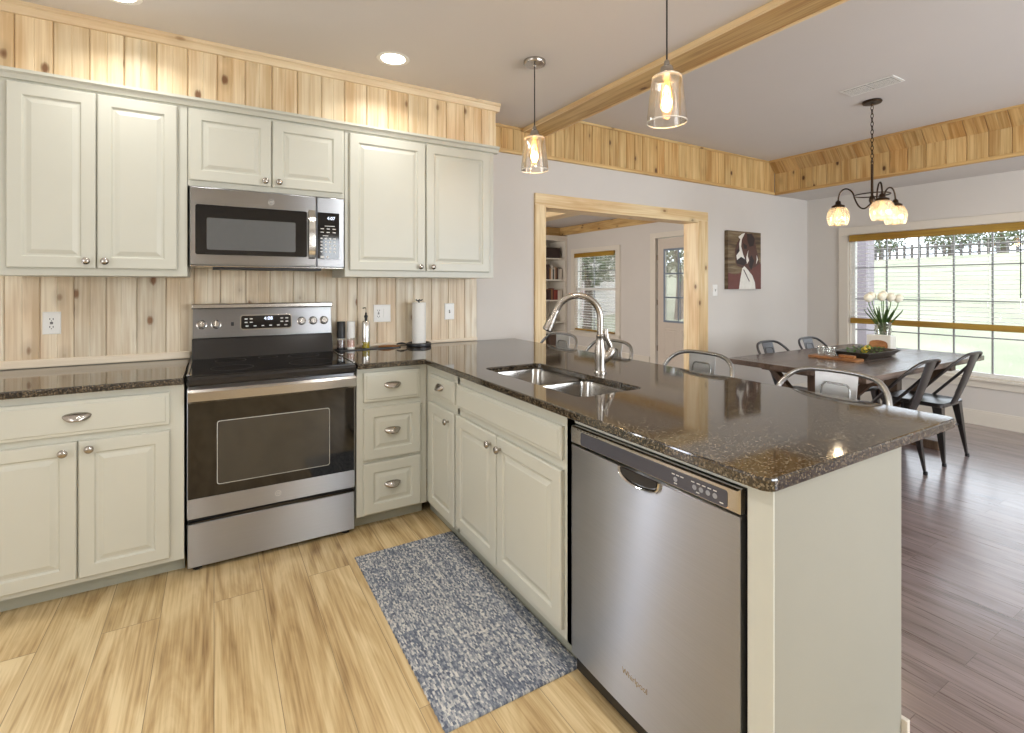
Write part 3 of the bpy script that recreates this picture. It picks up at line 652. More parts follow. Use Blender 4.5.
b = B(); panel(b, FM, .503, mx1, mz0+.006, mz1, [(0, 0), (0, .022), (.005, .028), (.02, .028)]); c = obj('control_panel', b, 'steel', t)
b = B(); prism(b, rrect(.506, .625, 1.486, 1.750, .004), FM, .028, .030); k = obj('keypad', b, 'blackglass', c)
text('clock_digits', '4:07', FM, .580, 1.718, .026, 'legend', k, depth=.0308)
b = B()
for r in range(2):
    for q in range(3): fbox(b, FM, .522+q*.033, .540+q*.033, 1.655-r*.020, 1.660-r*.020, .030, .0305)
for r in range(5):
    for q in range(4): fbox(b, FM, .522+q*.024, .533+q*.024, 1.598-r*.019, 1.606-r*.019, .030, .0305)
fbox(b, FM, .522, .540, 1.490, 1.502, .030, .0305); fbox(b, FM, .555, .566, 1.490, 1.502, .030, .0305); fbox(b, FM, .545, .60, 1.672, 1.676, .030, .0305); fbox(b, FM, .535, .565, 1.616, 1.620, .030, .0305)
obj('key_legends', b, 'print', k)
b = B(); box(b, mx0+.10, mx1-.12, 3.06, 3.22, mz0-.012, mz0+.002); obj('vent_grille', b, 'black', t, bevel=.003)

# ================================================================== DISHWASHER
dy0, dy1 = .722, 1.355
t = thing('dishwasher', 'brushed stainless built-in dishwasher at the end of the peninsula', 'dishwasher', (1.3, 1.05, 0))
FDW = Fr((1.066, 0, 0), -Y, Z, -X)
b = B(); box(b, 1.068, 1.58, dy0-.004, dy1+.002, .02, .860); obj('tub', b, 'black', t)
b = B()
def dwring(z, bulge): return [Vector((1.066, -u, z)) for u in (-dy1, -dy0)]
cols = [(-dy1 + (dy1-dy0)*i/10) for i in range(11)]
loops = []
for z in (.085, .088, .35, .6, .794, .797):
    e = 0.006 if z in (.085, .797) else 0
    loops.append([FDW(u, z, .022-e + .008*(1-abs(2*i/10-1)**2)) for i, u in enumerate(cols)] + [FDW(cols[-1], z, 0), FDW(cols[0], z, 0)])
rings(b, loops); dd = obj('dishwasher_door', b, 'steel', t, smooth=True)
b = B(); panel(b, FDW, -dy1, -dy0, .800, .859, [(0, 0), (0, .020), (.004, .027), (.01, .027)]); cpn = obj('control_strip', b, 'steelp', t)
b = B(); prism(b, rrect(-1.300, -.752, .806, .847, .007), FDW, .027, .0285); k = obj('control_panel', b, 'dwpanel', cpn)
b = B()
for i in range(7): fbox(b, FDW, -1.320+i*.016, -1.312+i*.016, .8505, .8535, .027, .0275)
obj('steam_vents', b, 'black', cpn)
for i, u in enumerate((-.905, -.845, -.825, -.805, -.785)):
    b = B(); prism(b, [(u+.0065*math.cos(a), .824+.0065*math.sin(a)) for a in [2*PI*q/12 for q in range(12)]], FDW, .0285, .0293); obj('button', b, 'button', k)
b = B()
for nm, us, v in (('cycle_legend', (-.917, -.903, -.889), .835), ('option_legend', (-.855, -.838, -.822, -.806, -.790), .835), ('start_legend', (-.91, -.84, -.772), .8125)):
    b = B()
    for u in us: fbox(b, FDW, u, u+.010, v, v+.0025, .0285, .0289)
    obj(nm, b, 'print', k)
# pocket handle
hc = 1.035
b = B(); L = []
for s in range(11):
    a = PI*s/10
    L.append([FDW(-hc - .082*math.cos(a)*k1, .796-.040*math.sin(a)**.6*k2, n+.006) for k1, k2, n in ((1, 1, .024), (1, 1, .030), (.96, .92, .033), (.90, .80, .026), (.86, .72, .012))])
rings(b, L, closed=False); hp = obj('pocket_handle', b, 'chrome', dd, smooth=True, autos=70)
b = B(); prism(b, [(-hc-.070*math.cos(PI*s/14), .7955-.028*math.sin(PI*s/14)**.6) for s in range(15)], FDW, .027, .0345); obj('handle_recess', b, 'slot', hp)
text('raised_brand', 'Whirlpool', Fr((1.0362, 0, 0), -Y, Z, -X), -1.052, .198, .024, 'chrome', dd, depth=.0012)
b = B(); box(b, 1.115, 1.13, dy0, dy1, 0, .084); obj('toe_panel', b, 'black', t)

# ================================================================== RUG
b = B(); nx, ny = 52, 110
x0, x1, y0, y1 = .590, 1.104, 1.375, 2.485
g = [[b.verts.new((x0+(x1-x0)*i/nx+.0015*math.sin(j*2.1), y0+(y1-y0)*j/ny, .007+.0022*((i+j) % 2)+.0006*math.sin(i*1.3))) for j in range(ny+1)] for i in range(nx+1)]
for i in range(nx):
    for j in range(ny): b.faces.new((g[i][j], g[i+1][j], g[i+1][j+1], g[i][j+1]))
bd = [g[i][0] for i in range(nx+1)]+[g[nx][j] for j in range(1, ny+1)]+[g[i][ny] for i in range(nx-1, -1, -1)]+[g[0][j] for j in range(ny-1, 0, -1)]
lo = [b.verts.new((v.co.x, v.co.y, .0005)) for v in bd]
for i in range(len(bd)): j = (i+1) % len(bd); b.faces.new((bd[i], lo[i], lo[j], bd[j]))
k = NT('rug_weave'); tc = k.n('ShaderNodeTexCoord')
def chk(sx, sy):
    mp = k.n('ShaderNodeMapping'); mp.inputs['Scale'].default_value = (sx, sy, 1); k.l(tc.outputs['Object'], mp.inputs[0]); return mp.outputs[0]
w1 = k.n('ShaderNodeTexVoronoi', ins={'Vector': chk(190, 80), 'Scale': 1.0, 'Randomness': .3})
n1 = k.n('ShaderNodeTexNoise', ins={'Vector': chk(150, 60), 'Scale': 1.0, 'Detail': 2.0}); n2 = k.n('ShaderNodeTexNoise', ins={'Vector': chk(105, 2.5), 'Scale': 1.0, 'Detail': 2.0})
s_ = k.n('ShaderNodeSeparateColor', ins={'Color': w1.outputs['Color']})
f_ = k.math('ADD', k.math('MULTIPLY', s_.outputs[0], .34), k.math('ADD', k.math('MULTIPLY', n1.outputs[0], .26), k.math('MULTIPLY', n2.outputs[0], .40)))
k.l(k.ramp(f_, [(.34, lin((84, 90, 104))), (.46, lin((118, 124, 134))), (.56, lin((154, 155, 156))), (.68, lin((204, 200, 192)))]), k.b.inputs['Base Color'])
k.b.inputs['Roughness'].default_value = .95; k.bump(w1.outputs['Distance'], .8, .004)
tag(obj('kitchen_rug', b, k.m, smooth=True, autos=180), 'blue and grey woven rectangular rug in front of the sink cabinets', 'rug')

# ================================================================== SMALL KITCHEN THINGS
FS = Fr((0, YW-.02, 0), X, Z, -Y)
def plate(label, F, u, v, w, h, kind, cat='outlet', name='wall_outlet'):
    t = thing(name, label, cat, F(u, v, 0))
    b = B(); panel(b, F, u-w/2, u+w/2, v-h/2, v+h/2, [(0, 0), (0, .003), (.004, .006), (.006, .006)]); obj('cover_plate', b, 'white', t)
    xs = [(0, kind[0])] if len(kind) == 1 else [(-w*.22, kind[0]), (w*.22, kind[1])]
    for du, kd in xs:
        if kd == 'g':
            b = B(); prism(b, rrect(u+du-.017, u+du+.017, v-.034, v+.034, .004), F, .006, .008); o = obj('receptacle', b, 'white', t)
            b = B()
            for s in (-1, 1):
                fbox(b, F, u+du-.008, u+du-.005, v+s*.02-.004, v+s*.02+.005, .008, .0085); fbox(b, F, u+du+.005, u+du+.008, v+s*.02-.004, v+s*.02+.005, .008, .0085); fbox(b, F, u+du-.002, u+du+.002, v+s*.02-.011, v+s*.02-.007, .008, .0085)
            fbox(b, F, u+du-.006, u+du+.006, v-.006, v-.001, .008, .0088); fbox(b, F, u+du-.006, u+du+.006, v+.001, v+.006, .008, .0088); obj('slots', b, 'slot', o)
        elif kd == 'r':
            b = B(); prism(b, rrect(u+du-.016, u+du+.016, v-.033, v+.033, .004), F, .006, .010); obj('rocker_switch', b, 'white', t)
        else:
            b = B(); fbox(b, F, u+du-.0045, u+du+.0045, v-.011, v+.011, .006, .0075); o = obj('toggle_slot', b, 'slot', t)
            b = B(); rings(b, [[F(u+du-.004, v-.004, .006), F(u+du+.004, v-.004, .006), F(u+du+.004, v+.006, .006), F(u+du-.004, v+.006, .006)], [F(u+du-.0025, v+.004, .018), F(u+du+.0025, v+.004, .018), F(u+du+.0025, v+.009, .017), F(u+du-.0025, v+.009, .017)]]); obj('toggle', b, 'white', o)
    return t
plate('white electrical outlet on the pine backsplash left of the stove', FS, -.716, 1.140, .072, .115, 'g')
plate('white double plate with outlet and rocker switch on the backsplash behind the oil bottle', FS, .995, 1.142, .118, .12, 'gr')
plate('white single toggle switch right of the paper towel on the backsplash', FS, 1.497, 1.142, .076, .12, 't', 'switch', 'light_switch')
FW = Fr((0, YW, 0), X, Z, -Y)
plate('white light switch on the grey wall left of the dog painting', FW, 4.545, 1.285, .075, .118, 't', 'switch', 'light_switch')

def grinder(label, x, y, top, topm, fill):
    t = thing('spice_grinder', label, 'grinder', (x, y, ZC+.006))
    b = B(); lathe(b, [(.024, 0), (.025, .004), (.025, .012), (.0235, .014)], (x, y, ZC+.006), 22); obj('base_ring', b, topm, t, smooth=True)
    b = B(); lathe(b, [(.0235, .012), (.0235, .072)], (x, y, ZC+.006), 22); g = obj('glass_chamber', b, 'clear', t, smooth=True)
    b = B(); lathe(b, [(.0225, .014), (.0225, .058)], (x, y, ZC+.006), 16); obj('contents', b, fill, g, smooth=True)
    b = B(); lathe(b, [(.0235, .072), (.0255, .074), (.0255, .176), (.0235, .180), (.0005, .181)], (x, y, ZC+.006), 24); obj('grinder_top', b, top, t, smooth=True)
M['pepper'] = plain('mixed_peppercorns', (120, 92, 80), .6, noise=.6, nscale=240)
M['salt'] = plain('pink_salt', (214, 170, 150), .6, noise=.3, nscale=240)
grinder('black-topped pepper grinder beside the stove', .706, 3.345, 'black', 'black', 'pepper')
grinder('white-topped salt grinder beside the pepper grinder', .766, 3.335, 'white', 'white', 'salt')
t = thing('oil_bottle', 'steel and glass olive oil bottle with pouring spout', 'bottle', (.862, 3.33, ZC+.006)); c = (.862, 3.33, ZC+.006)
b = B(); lathe(b, [(.024, 0), (.0255, .003), (.0255, .045)], c, 24); obj('glass_base', b, 'clear', t, smooth=True)
b = B(); lathe(b, [(.0235, .002), (.0235, .043)], c, 20); obj('oil', b, 'oil', t, smooth=True)
b = B(); lathe(b, [(.026, .043), (.026, .170), (.023, .178), (.012, .184)], c, 24); obj('steel_sleeve', b, 'chrome', t, smooth=True)
b = B(); lathe(b, [(.009, .182), (.009, .200), (.012, .203), (.012, .214), (.006, .220), (.006, .235)], c, 16); sp = obj('stopper', b, 'black', t, smooth=True)
b = B(); tube(b, bez(Vector(c)+Z*.23, Vector(c)+Z*.26, Vector(c)+Z*.275+X*.004, Vector(c)+Z*.262-X*.022, 8), .004, 8); obj('pour_spout', b, 'chrome', sp, smooth=True)
# dark slate tray under bottles
b = B(); prism(b, rrect(.672, 1.09, 3.285, 3.40, .02), Fr((0, 0, ZC), X, Y, Z), .0003, .0055); tag(obj('counter_tray', b, 'black', bevel=.001), 'long thin black tray under the grinders and oil bottle', 'tray')
# wooden leaf spoon rest
t = thing('spoon_rest', 'brown wooden spoon rest beside the paper towel holder', 'spoon rest', (1.02, 3.33, ZC+.006))
b = B(); L = []
for i in range(9):
    s = i/8; w = .002+.030*math.sin(PI*s**.8); x = .945+.15*s; L.append([Vector((x, 3.325-w, ZC+.012+.006*math.sin(5*s))), Vector((x, 3.325, ZC+.0065)), Vector((x, 3.325+w, ZC+.014+.004*math.sin(4*s)))])
rings(b, L, closed=False); o = obj('dish', b, 'walnut', t, smooth=True); s = o.modifiers.new('s', 'SOLIDIFY'); s.thickness = .004; s.offset = 1
b = B(); tube(b, bez((1.07, 3.33, ZC+.02), (1.10, 3.30, ZC+.035), (1.12, 3.31, ZC+.02), (1.135, 3.295, ZC+.018), 8), [.004, .005, .006, .007, .006, .005, .004, .004, .003], 8); obj('curled_stem', b, 'iron', t, smooth=True)
# paper towel
px, py = 1.222, 3.312
t = thing('paper_towel_holder', 'black iron paper towel holder with round base on the granite', 'holder', (px, py, ZC))
b = B(); lathe(b, [(.070, .0005), (.084, .002), (.086, .010), (.084, .022), (.076, .026), (.072, .018), (.06, .010), (.0005, .010)], (px, py, ZC), 36); obj('round_base', b, 'iron', t, smooth=True)
b = B(); tube(b, [(px, py, ZC+.008), (px, py, ZC+.318)], .005, 10); rd = obj('rod', b, 'iron', t, smooth=True)
b = B(); tube(b, [(px-.022, py, ZC+.322), (px-.008, py, ZC+.312), (px+.004, py, ZC+.322), (px+.014, py, ZC+.314), (px+.026, py, ZC+.323)], .0045, 8); obj('finial', b, 'iron', rd, smooth=True)
t = thing('paper_towel_roll', 'tall white paper towel roll on the iron holder', 'paper towel', (px, py, ZC+.012))
b = B(); lathe(b, [(.020, .0), (.046, .0), (.047, .003), (.047, .287), (.046, .29), (.020, .29), (.020, .285), (.020, .003), (.020, 0)], (px, py, ZC+.0115), 36, cap=False); obj('roll', b, 'paper', t, smooth=True)

# ================================================================== CEILING LIGHTS
def canlight(x, y, label, power=4):
    t = thing('recessed_light', label, 'ceiling light', (x, y, ZK), group=None)
    b = B(); lathe(b, [(.066, -.001), (.078, -.004), (.088, -.003), (.090, -.0003), (.066, -.0003)], (x, y, ZK), 32, cap=False); obj('trim_ring', b, 'white', t, smooth=True)
    b = B(); lathe(b, [(.066, -.0025), (.04, -.0035), (.0005, -.004)], (x, y, ZK), 28, cap=False); obj('lamp_lens', b, 'can', t, smooth=True)
    a = area('recessed_lamp', (x, y, ZK-.012), (0, 0, 0), .13, .13, power, (1, .98, .95), shape='DISK', spread=2.4)
for x, y, l in ((.86, 2.74, 'round recessed ceiling light above the drawer cabinet, complete in view'), (-.36, 2.74, 'recessed ceiling light cut by the top edge above the left cabinets')): canlight(x, y, l)
for x, y in ((-.4, .9), (.9, .9), (-.4, -.9), (.9, -.9)):
    a = area('added_ceiling_fill', (x, y, ZK-.01), (0, 0, 0), .14, .14, 11, (1, .98, .95), shape='DISK', spread=2.6)  # added ceiling fill behind the camera, without fixtures

def pendant(label):
    t = thing('pendant_light', label, 'pendant light', (0, 0, 0), group='glass pendant lights over the peninsula')
    b = B(); lathe(b, [(.062, 0), (.062, -.014), (.056, -.022), (.012, -.026), (.008, -.034), (.0005, -.034)], (0, 0, 0), 28); obj('canopy', b, 'nickel', t, smooth=True)
    b = B(); tube(b, [(0, 0, -.03), (0, 0, -.385)], .0032, 8); obj('cord', b, 'slot', t, smooth=True)
    b = B(); lathe(b, [(.004, -.365), (.010, -.372), (.012, -.388), (.024, -.396), (.027, -.415), (.036, -.424), (.036, -.432), (.020, -.436), (.0005, -.436)], (0, 0, 0), 24); obj('socket', b, 'nickel', t, smooth=True)
    b = B(); lathe(b, [(.030, -.425), (.050, -.428), (.058, -.440), (.064, -.480), (.077, -.600), (.078, -.615), (.0765, -.616), (.0755, -.600), (.0625, -.480), (.056, -.443), (.049, -.431), (.030, -.428)], (0, 0, 0), 36, cap=False); obj('glass_shade', b, 'seeded', t, smooth=True)
    b = B(); tube(b, [(.0768*math.cos(a), .0768*math.sin(a), -.616) for a in [2*PI*k/36 for k in range(36)]], .0022, 6, closed=True); tube(b, [(.057*math.cos(a), .057*math.sin(a), -.438) for a in [2*PI*k/36 for k in range(36)]], .0016, 6, closed=True); obj('shade_rim', b, 'clearrim', t, smooth=True)
    b = B(); lathe(b, [(.013, -.436), (.014, -.455), (.020, -.475), (.031, -.515), (.030, -.545), (.018, -.566), (.0005, -.572)], (0, 0, 0), 22); bl = obj('bulb', b, 'bulbglass', t, smooth=True)
    b = B()
    for k in range(5):
        a = 2*PI*k/5; tube(b, [(.005*math.cos(a), .005*math.sin(a), -.47), (.016*math.cos(a), .016*math.sin(a), -.50), (.013*math.cos(a), .013*math.sin(a), -.54)], .0016, 5)
    obj('filament', b, 'filament', bl)
    l = bpy.data.lights.new('pendant_lamp', 'POINT'); l.energy = 3; l.color = (1, .78, .5); l.shadow_soft_size = .025
    lo = bpy.data.objects.new('pendant_lamp', l); COL.objects.link(lo); lo.parent = t; lo.location = (0, 0, -.52)
    return t
p = pendant('clear glass pendant light nearer the camera, in front of the ceiling beam'); p.location = (1.555, 1.40, ZK)
dup(p, (1.555, 2.36, ZK), label='clear glass pendant light farther away, by the corner of the wall cabinets')

# chandelier
cx, cy = 4.37, 1.895
t = thing('chandelier', 'three-light bronze chandelier with glass dome shades over the dining table', 'chandelier', (cx, cy, ZD))
C = Vector((cx, cy, 0))
b = B(); lathe(b, [(.062, 0), (.066, -.010), (.060, -.020), (.012, -.026), (.008, -.04)], (cx, cy, ZD), 28); obj('canopy', b, 'bronze', t, smooth=True)
b = B(); z = ZD-.035; i = 0
while z > 2.30:
    ax = X if i % 2 else Y
    tube(b, [C + ax*.009*math.cos(a) + Z*(z-.019+.019*math.sin(a)) for a in [2*PI*k/12 for k in range(12)]], .0028, 6, closed=True); z -= .031; i += 1
obj('chain', b, 'bronze', t, smooth=True)
b = B(); tube(b, [C+Z*(2.285)+X*.016*math.cos(a)+Z*.016*math.sin(a) for a in [2*PI*k/14 for k in range(14)]], .0035, 6, closed=True); tube(b, [C+Z*2.27, C+Z*2.03], .009, 12); lathe(b, [(.009, 2.03), (.018, 2.02), (.022, 1.99), (.012, 1.965), (.006, 1.95), (.0005, 1.945)], (cx, cy, 0), 18); obj('stem', b, 'bronze', t, smooth=True)
b = B(); tube(b, [C+Z*2.035+Vector((math.cos(a), math.sin(a), 0))*.115 for a in [2*PI*k/32 for k in range(32)]], .005, 8, closed=True); obj('ring', b, 'bronze', t, smooth=True)
rightv = Vector((math.cos(YAW), -math.sin(YAW), 0)); fwd = Vector((math.sin(YAW), math.cos(YAW), 0))
for a in (148, -110, 12):
    d = rightv*math.cos(math.radians(a)) + fwd*math.sin(math.radians(a))
    p = bez(C+d*.012+Z*1.965, C+d*.05+Z*1.91, C+d*.085+Z*1.92, C+d*.115+Z*2.03, 10) + bez(C+d*.115+Z*2.03, C+d*.125+Z*2.11, C+d*.215+Z*2.14, C+d*.22+Z*2.005, 14)[1:]
    b = B(); tube(b, p, .0058, 8); arm = obj('arm', b, 'bronze', t, smooth=True)
    e = C+d*.22
    b = B(); lathe(b, [(.008, 2.01), (.018, 2.0), (.020, 1.982), (.028, 1.976), (.044, 1.968), (.046, 1.955), (.010, 1.953)], (e.x, e.y, 0), 22); obj('socket_cup', b, 'bronze', arm, smooth=True)
    b = B(); lathe(b, [(.036, 1.957), (.058, 1.945), (.074, 1.915), (.079, 1.880), (.074, 1.845), (.064, 1.815), (.0625, 1.815), (.0725, 1.845), (.0775, 1.880), (.0725, 1.914), (.057, 1.943), (.036, 1.954)], (e.x, e.y, 0), 32, cap=False); obj('glass_shade', b, 'amber', arm, smooth=True)
    b = B(); lathe(b, [(.012, 1.953), (.014, 1.93), (.026, 1.895), (.024, 1.87), (.012, 1.855), (.0005, 1.852)], (e.x, e.y, 0), 18); obj('bulb', b, 'bulb', arm, smooth=True)
    l = bpy.data.lights.new('chandelier_lamp', 'POINT'); l.energy = 1.1; l.color = (1, .82, .58); l.shadow_soft_size = .03
    lo = bpy.data.objects.new('chandelier_lamp', l); COL.objects.link(lo); lo.location = (e.x, e.y, 1.835)
# ceiling vent
t = thing('ceiling_vent', 'white rectangular two-part air vent on the dining ceiling', 'vent', (4.03, 1.75, ZD))
b = B(); box(b, 3.945, 4.125, 1.585, 1.925, ZD-.006, ZD-.0005); obj('vent_frame', b, 'white', t, bevel=.002)
for y0_, y1_ in ((1.605, 1.748), (1.762, 1.905)):
    b = B(); box(b, 3.965, 4.105, y0_, y1_, ZD-.0072, ZD-.006); g = obj('grille', b, 'slot', t)
    b = B()
    for i in range(11): x = 3.968+i*.013; rings(b, [[Vector((x, y, ZD-.0072)), Vector((x+.002, y, ZD-.0072)), Vector((x+.004, y, ZD-.010)), Vector((x+.002, y, ZD-.010))] for y in (y0_, y1_)])
    obj('louvres', b, 'white', g)

# ================================================================== DINING WINDOW
def window(name, label, y0, y1, z0, z1, vm, hm, trim, sash=None, xo=.035):
    t = thing(name, label, 'window', (XR, (y0+y1)/2, z0)); t['kind'] = 'structure'
    x = XR
    b = B(); box(b, x-.02, x, y0-trim, y0, z0-.0, z1+.0); box(b, x-.02, x, y1, y1+trim, z0, z1); box(b, x-.022, x, y0-trim, y1+trim, z1, z1+.088); box(b, x-.02, x, y0-trim, y1+trim, z0-.085, z0-.02); box(b, x-.045, x, y0-trim-.01, y1+trim+.01, z0-.02, z0); obj('window_trim', b, 'trimw', t, bevel=.003)
    b = B(); box(b, x, x+.16, y0, y0+.015, z0, z1); box(b, x, x+.16, y1-.015, y1, z0, z1); box(b, x, x+.16, y0+.015, y1-.015, z1-.015, z1); box(b, x, x+.16, y0+.015, y1-.015, z0, z0+.015); obj('jamb_liner', b, 'trimw', t)
    b = B(); f = .035; xa, xb = x+xo, x+xo+.035
    box(b, xa, xb, y0+.015, y0+.015+f, z0+.015, z1-.015); box(b, xa, xb, y1-.015-f, y1-.015, z0+.015, z1-.015); box(b, xa, xb, y0+.015+f, y1-.015-f, z0+.015, z0+.015+f); box(b, xa, xb, y0+.015+f, y1-.015-f, z1-.015-f, z1-.015)
    if sash: box(b, xa-.005, xb, y0+.05, y1-.05, sash-.022, sash+.022)
    obj('window_frame', b, 'white', t, bevel=.002)
    b = B()
    for y in [v*1.009 for v in vm]: box(b, xa+.006, xb-.006, y-.006, y+.006, z0+.05, z1-.05)
    for z in [1.33+(v-1.33)*1.009 for v in hm]: box(b, xa+.007, xb-.007, y0+.05, y1-.05, z-.006, z+.006)
    obj('muntins', b, 'muntin', t)
    b = B(); box(b, xa+.015, xa+.019, y0+.05, y1-.05, z0+.05, z1-.05); obj('glass', b, 'pane', t)
    return t
window('window_1', 'wide bright dining window with grid panes', DWY0, DWY1, DWZ0, DWZ1, [1.439, 1.726, 2.013, 2.300, 2.588], [1.535, 1.184, .838], .10)
window('window_2', 'sash window of the next room', W2Y0, W2Y1, W2Z0, W2Z1, [7.467], [1.62, .85], .115, sash=1.273)
def blind(label, y0, y1, ztop, zval, zbot, pitch, xc, tilt, rail=.03, cords=(.2, .8), sw=.046, railm='bamboo', valx=.045):
    t = thing('window_blind', label, 'blind', (xc, (y0+y1)/2, ztop))
    b = B(); box(b, xc-valx, xc-valx+.014, y0, y1, zval, ztop); box(b, xc-.02, xc+.02, y0+.005, y1-.005, zval+.03, ztop); obj('valance', b, 'bamboo', t, bevel=.002)
    b = B(); z = zval-.01
    while z > zbot+rail+.012:
        c_, s_ = math.cos(tilt)*sw/2, math.sin(tilt)*sw/2
        rings(b, [[Vector((xc-c_, y, z-s_)), Vector((xc, y, z+.002)), Vector((xc+c_, y, z+s_)), Vector((xc+c_, y, z+s_+.0022)), Vector((xc, y, z+.0044)), Vector((xc-c_, y, z-s_+.0022))] for y in (y0+.006, y1-.006)]); z -= pitch
    obj('slats', b, 'slat', t)
    b = B()
    for c_ in cords: box(b, xc-.001, xc+.001, y0+(y1-y0)*c_-.001, y0+(y1-y0)*c_+.001, zbot+rail, zval+.04)
    obj('ladder_cords', b, 'slat', t)
    b = B(); box(b, xc-.026, xc+.026, y0+.004, y1-.004, zbot, zbot+rail); obj('bottom_rail', b, railm, t, bevel=.004)
    return t
bl = blind('half-raised white slat blind with gold wooden valance and rail in the dining window', DWY0+.02, DWY1-.02, 1.910, 1.835, .905, .044, XR+.006, .06, rail=.06, cords=(.1, .35, .65, .9))
b = B(); tube(b, [(XR-.03, 1.53, 1.84), (XR-.03, 1.53, 1.22)], .004, 8); obj('tilt_wand', b, 'slot', bl)
bl = blind('fully lowered white slat blind in the window of the next room', W2Y0+.02, W2Y1-.02, 1.982, 1.900, .45, .05, XR+.006, .10, rail=.03)

# ================================================================== DOOR in next room
t = thing('door_1', 'exterior door with six-pane glass in the next room', 'door', (XR, 5.45, 0)); t['kind'] = 'structure'
b = B(); box(b, XR-.02, XR, DY1, DY1+.115, 0, DZ1); box(b, XR-.02, XR, DY0-.115, DY0, 0, DZ1); box(b, XR-.022, XR, DY0-.115, DY1+.115, DZ1, DZ1+.085); obj('door_casing', b, 'trimw', t, bevel=.003)
FDR = Fr((XR+.03, 0, 0), -Y, Z, -X); gy0, gy1, gz0, gz1 = 5.18, 5.745, .76, 1.915
b = B(); box(b, XR+.03, XR+.07, DY0+.012, gy0, .01, DZ1-.012); box(b, XR+.03, XR+.07, gy1, DY1-.012, .01, DZ1-.012); box(b, XR+.03, XR+.07, gy0, gy1, .01, gz0); box(b, XR+.03, XR+.07, gy0, gy1, gz1, DZ1-.012)
ds = obj('door_slab', b, 'doorpaint', t)
b = B()
for u0, u1 in ((-5.76, -5.49), (-5.42, -5.15)): panel(b, FDR, u0, u1, .16, .64, [(0, 0), (.012, .006), (.03, .001), (.05, .007), (.06, .007)])
obj('raised_panels', b, 'doorpaint', ds)
b = B(); box(b, XR+.022, XR+.032, gy0-.02, gy0+.012, gz0-.02, gz1+.02); box(b, XR+.022, XR+.032, gy1-.012, gy1+.02, gz0-.02, gz1+.02); box(b, XR+.022, XR+.032, gy0+.012, gy1-.012, gz0-.02, gz0+.012); box(b, XR+.022, XR+.032, gy0+.012, gy1-.012, gz1-.012, gz1+.02)
for z in (1.145, 1.530): box(b, XR+.024, XR+.032, gy0, gy1, z-.012, z+.012)
box(b, XR+.024, XR+.032, 5.452, 5.474, gz0, gz1); obj('lite_frame', b, 'bluegrey', ds)
b = B(); box(b, XR+.045, XR+.049, gy0, gy1, gz0, gz1); obj('glass', b, 'pane', ds)
for z in (.3, 1.06, 1.8): b = B(); tube(b, [(XR+.022, DY1-.008, z-.045), (XR+.022, DY1-.008, z+.045)], .007, 8); obj('hinge', b, 'brass', t)
b = B(); lathe(b, [(.026, 0), (.026, .006), (.010, .01), (.010, .03), (.026, .036), (.028, .052), (.018, .062), (.0005, .063)], (XR+.03, 5.08, .95), 18, (-1, 0, 0)); obj('door_knob', b, 'brass', ds, smooth=True)

# made-up window and door casings out of view, added around the fill lamps
def frame_y(name, label, x0, x1, z0, z1, y, d):
    t = thing(name, label, 'window', ((x0+x1)/2, y, z0)); t['kind'] = 'structure'; b = B(); a, c = sorted((y, y+d))
    box(b, x0-.09, x0, a, c, z0-.09, z1+.09); box(b, x1, x1+.09, a, c, z0-.09, z1+.09); box(b, x0, x1, a, c, z0-.09, z0); box(b, x0, x1, a, c, z1, z1+.09); obj('window_frame', b, 'trimw', t)
def frame_x(name, label, y0, y1, z0, z1, x, d):
    t = thing(name, label, 'window', (x, (y0+y1)/2, z0)); t['kind'] = 'structure'; b = B(); a, c = sorted((x, x+d))
    box(b, a, c, y0-.09, y0, z0-.09, z1+.09); box(b, a, c, y1, y1+.09, z0-.09, z1+.09); box(b, a, c, y0, y1, z0-.09, z0); box(b, a, c, y0, y1, z1, z1+.09); obj('window_frame', b, 'trimw', t)
frame_y('window_added_rear', 'added window frame around the fill light on the rear kitchen wall', 1.5, 3.3, .9, 2.1, -2.599, .16)
frame_y('window_added_dining', 'added window frame around the fill light on the rear dining wall', 3.4+.09, 5.2, .7, 2.2, -2.599, .16)
frame_x('window_added_left', 'added window frame around the fill light on the left kitchen wall', -.4, 1.2, .9, 2.1, -2.299, .16)
frame_x('window_added_next_room', 'added window frame around the fill light in the next room', 4.9, 7.1, .8, 2.3, .801, .05)
frame_y('door_added_frame', 'added door frame around the streak lights left of the kitchen cabinets', -2.02, -1.265, .2, 2.2, YW-.001, -.03)
b = B(); box(b, -1.75, -1.335, YW-.03, YW-.001, .02, 2.2); struct('door_added_stile', b, 'trimw', 'added white stile between the streak lights left of the kitchen cabinets')  # made-up stile parting the two streak lamps

# next room beams
b = B(); box(b, XR-.022, XR, YW+.17, 8.58, 2.385, 2.555); struct('trim_next_room_frieze', b, 'pinegoldy', 'golden pine board along the top of the next room wall')
b = B(); box(b, .8, XR-.024, 8.56, 8.58, 2.385, 2.555); struct('trim_next_room_far_frieze', b, 'pinegoldx', 'golden pine board on the far wall of the next room')
b = B(); box(b, 4.75, 5.05, YW+.17, 8.55, 2.47, 2.56); tag(obj('next_room_beam', b, 'pinelight'), 'pale pine ceiling beam seen through the top of the opening', 'beam')

